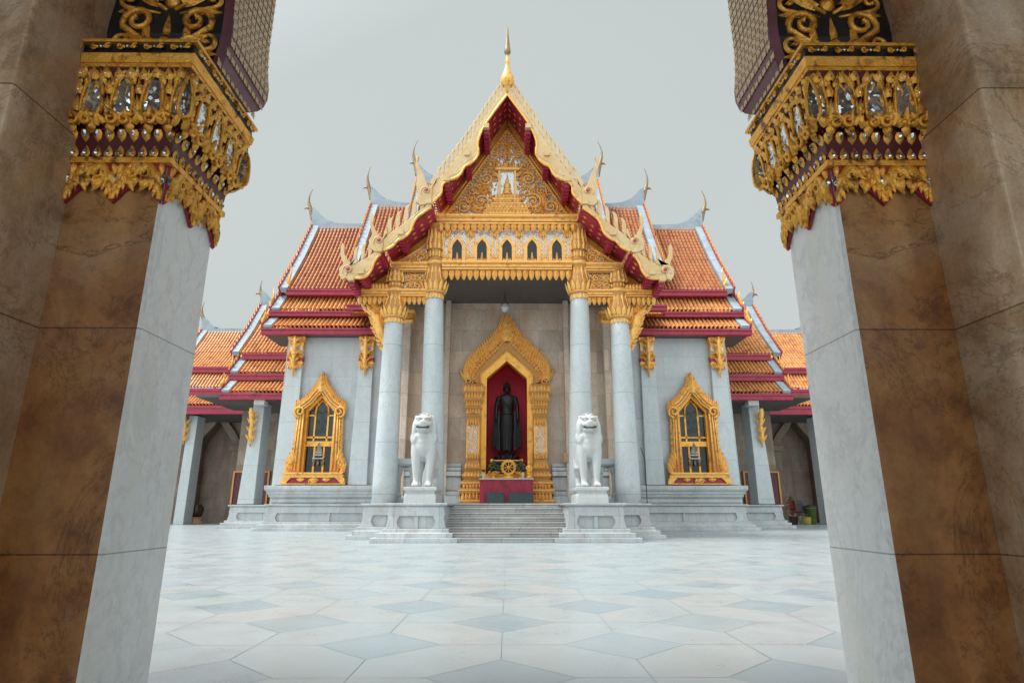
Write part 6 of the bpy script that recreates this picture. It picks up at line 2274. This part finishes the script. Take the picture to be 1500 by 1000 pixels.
# right-hand corner of the cloister: chair, plants, crates
Yk = 36.2
def gx(px_): return at(px_, 760, Yk).x
def kz(py): return AZ(py, Yk)
x0_, x1_ = gx(1167), gx(1178)
ch = thing('black_chair', 'black chair with thin legs standing by the right cloister wall', 'chair', ((x0_ + x1_) / 2, Yk, 0))
mb = MB()
mb.mould(x0_, x1_, Yk - .02, Yk + .05, [(0, .62), (.02, .7), (.02, 1.2), (-.04, 1.32)])
mb.build('backrest', 'black', ch, bevel=.015)
mb = MB()
mb.box(x0_, x1_, Yk - .5, Yk - .021, .5, .58)
mb.build('seat', 'black', ch, bevel=.015)
for a in (x0_ + .02, x1_ - .02):
    for yy, sp_ in ((Yk - .46, -.06), (Yk + .0, .06)):
        lm = MB()
        lm.tube([(a, yy, .6 if yy > Yk - .1 else .5), (a + (.05 if a > (x0_ + x1_) / 2 else -.05), yy + sp_, 0)], .02, 6)
        lm.build('leg', 'steel', ch)
xr = gx(1159)
fp = thing('flowering_plant', 'potted plant with red flowers beside the black chair', 'plant', (xr, Yk - .3, 0))
mb = MB()
mb.lathe([(.17, 0.002), (.2, .05), (.25, .4), (.28, .43), (.26, .46)], (xr, Yk - .3, 0), 16)
mb.build('pot', 'jar', fp)
mb, m2 = MB(), MB()
r6 = random.Random(8)
for i in range(120):
    a, t = r6.uniform(0, 2 * pi), r6.random()
    q = (.12 + .22 * sin(pi * t)) * r6.uniform(.5, 1)
    T = Matrix.Translation((xr + q * cos(a), Yk - .3 + q * sin(a), .5 + .95 * t)) @ Matrix.Rotation(a + pi / 2, 4, 'Z') @ Matrix.Rotation(r6.uniform(0, 1.2), 4, 'X')
    (m2 if i % 3 else mb).leaf(T, .1, .18, .03)
for i in range(6):
    mb.tube([(xr, Yk - .3, .44), (xr + r6.uniform(-.1, .1), Yk - .3 + r6.uniform(-.1, .1), .9), (xr + r6.uniform(-.25, .25), Yk - .3 + r6.uniform(-.2, .2), 1.35)], .012, 5)
mb.build('foliage', 'leaf', fp)
m2.build('flowers', 'red_flower', fp)
xx = gx(1187)
bk = thing('green_bin', 'dark olive green bin to the right of the black chair', 'bin', (xx, Yk - .1, 0))
mb = MB()
mb.lathe([(.24, .002), (.27, .03), (.33, .85), (.36, .88), (.36, .94)], (xx, Yk - .1, 0), 18)
mb.build('bin_body', 'lime', bk)
mb = MB()
mb.lathe([(.355, .942), (.37, .98), (.25, 1.06), (.05, 1.08)], (xx, Yk - .1, 0), 18)
mb.build('bin_lid', 'black', bk)
xx = gx(1172)
bk = thing('yellow_pot', 'small yellow glazed pot on the ground in front of the black chair', 'pot', (xx, Yk - .8, 0))
mb = MB()
mb.lathe([(.16, .002), (.2, .04), (.24, .3), (.22, .38), (.25, .42), (.2, .42), (.18, .3)], (xx, Yk - .8, 0), 16)
mb.build('pot_body', 'yellow', bk)
mb = MB()
for i in range(30):
    a = i * 2.4
    T = Matrix.Translation((xx + .08 * cos(a), Yk - .8 + .08 * sin(a), .38)) @ Matrix.Rotation(a + pi / 2, 4, 'Z') @ Matrix.Rotation(r6.uniform(.6, 1.4), 4, 'X')
    mb.leaf(T, .06, .22, .02)
mb.build('sprig', 'leaf', bk)
# left: dark jar under the cloister
xx = at(286, 760, 37.5).x
jr = thing('glazed_jar', 'dark brown jar on a stand beside the left cloister pillar', 'jar', (xx, 37.5, 0))
mb = MB()
mb.lathe([(.28, .4), (.36, .55), (.42, .78), (.38, .98), (.27, 1.08), (.30, 1.13), (.24, 1.13)], (xx, 37.5, 0), 22)
mb.build('jar_body', 'jar', jr)
mb = MB()
mb.lathe([(.5, .002), (.5, .1), (.4, .15), (.38, .3), (.45, .39)], (xx, 37.5, 0), 8)
mb.build('stand', 'wood', jr)
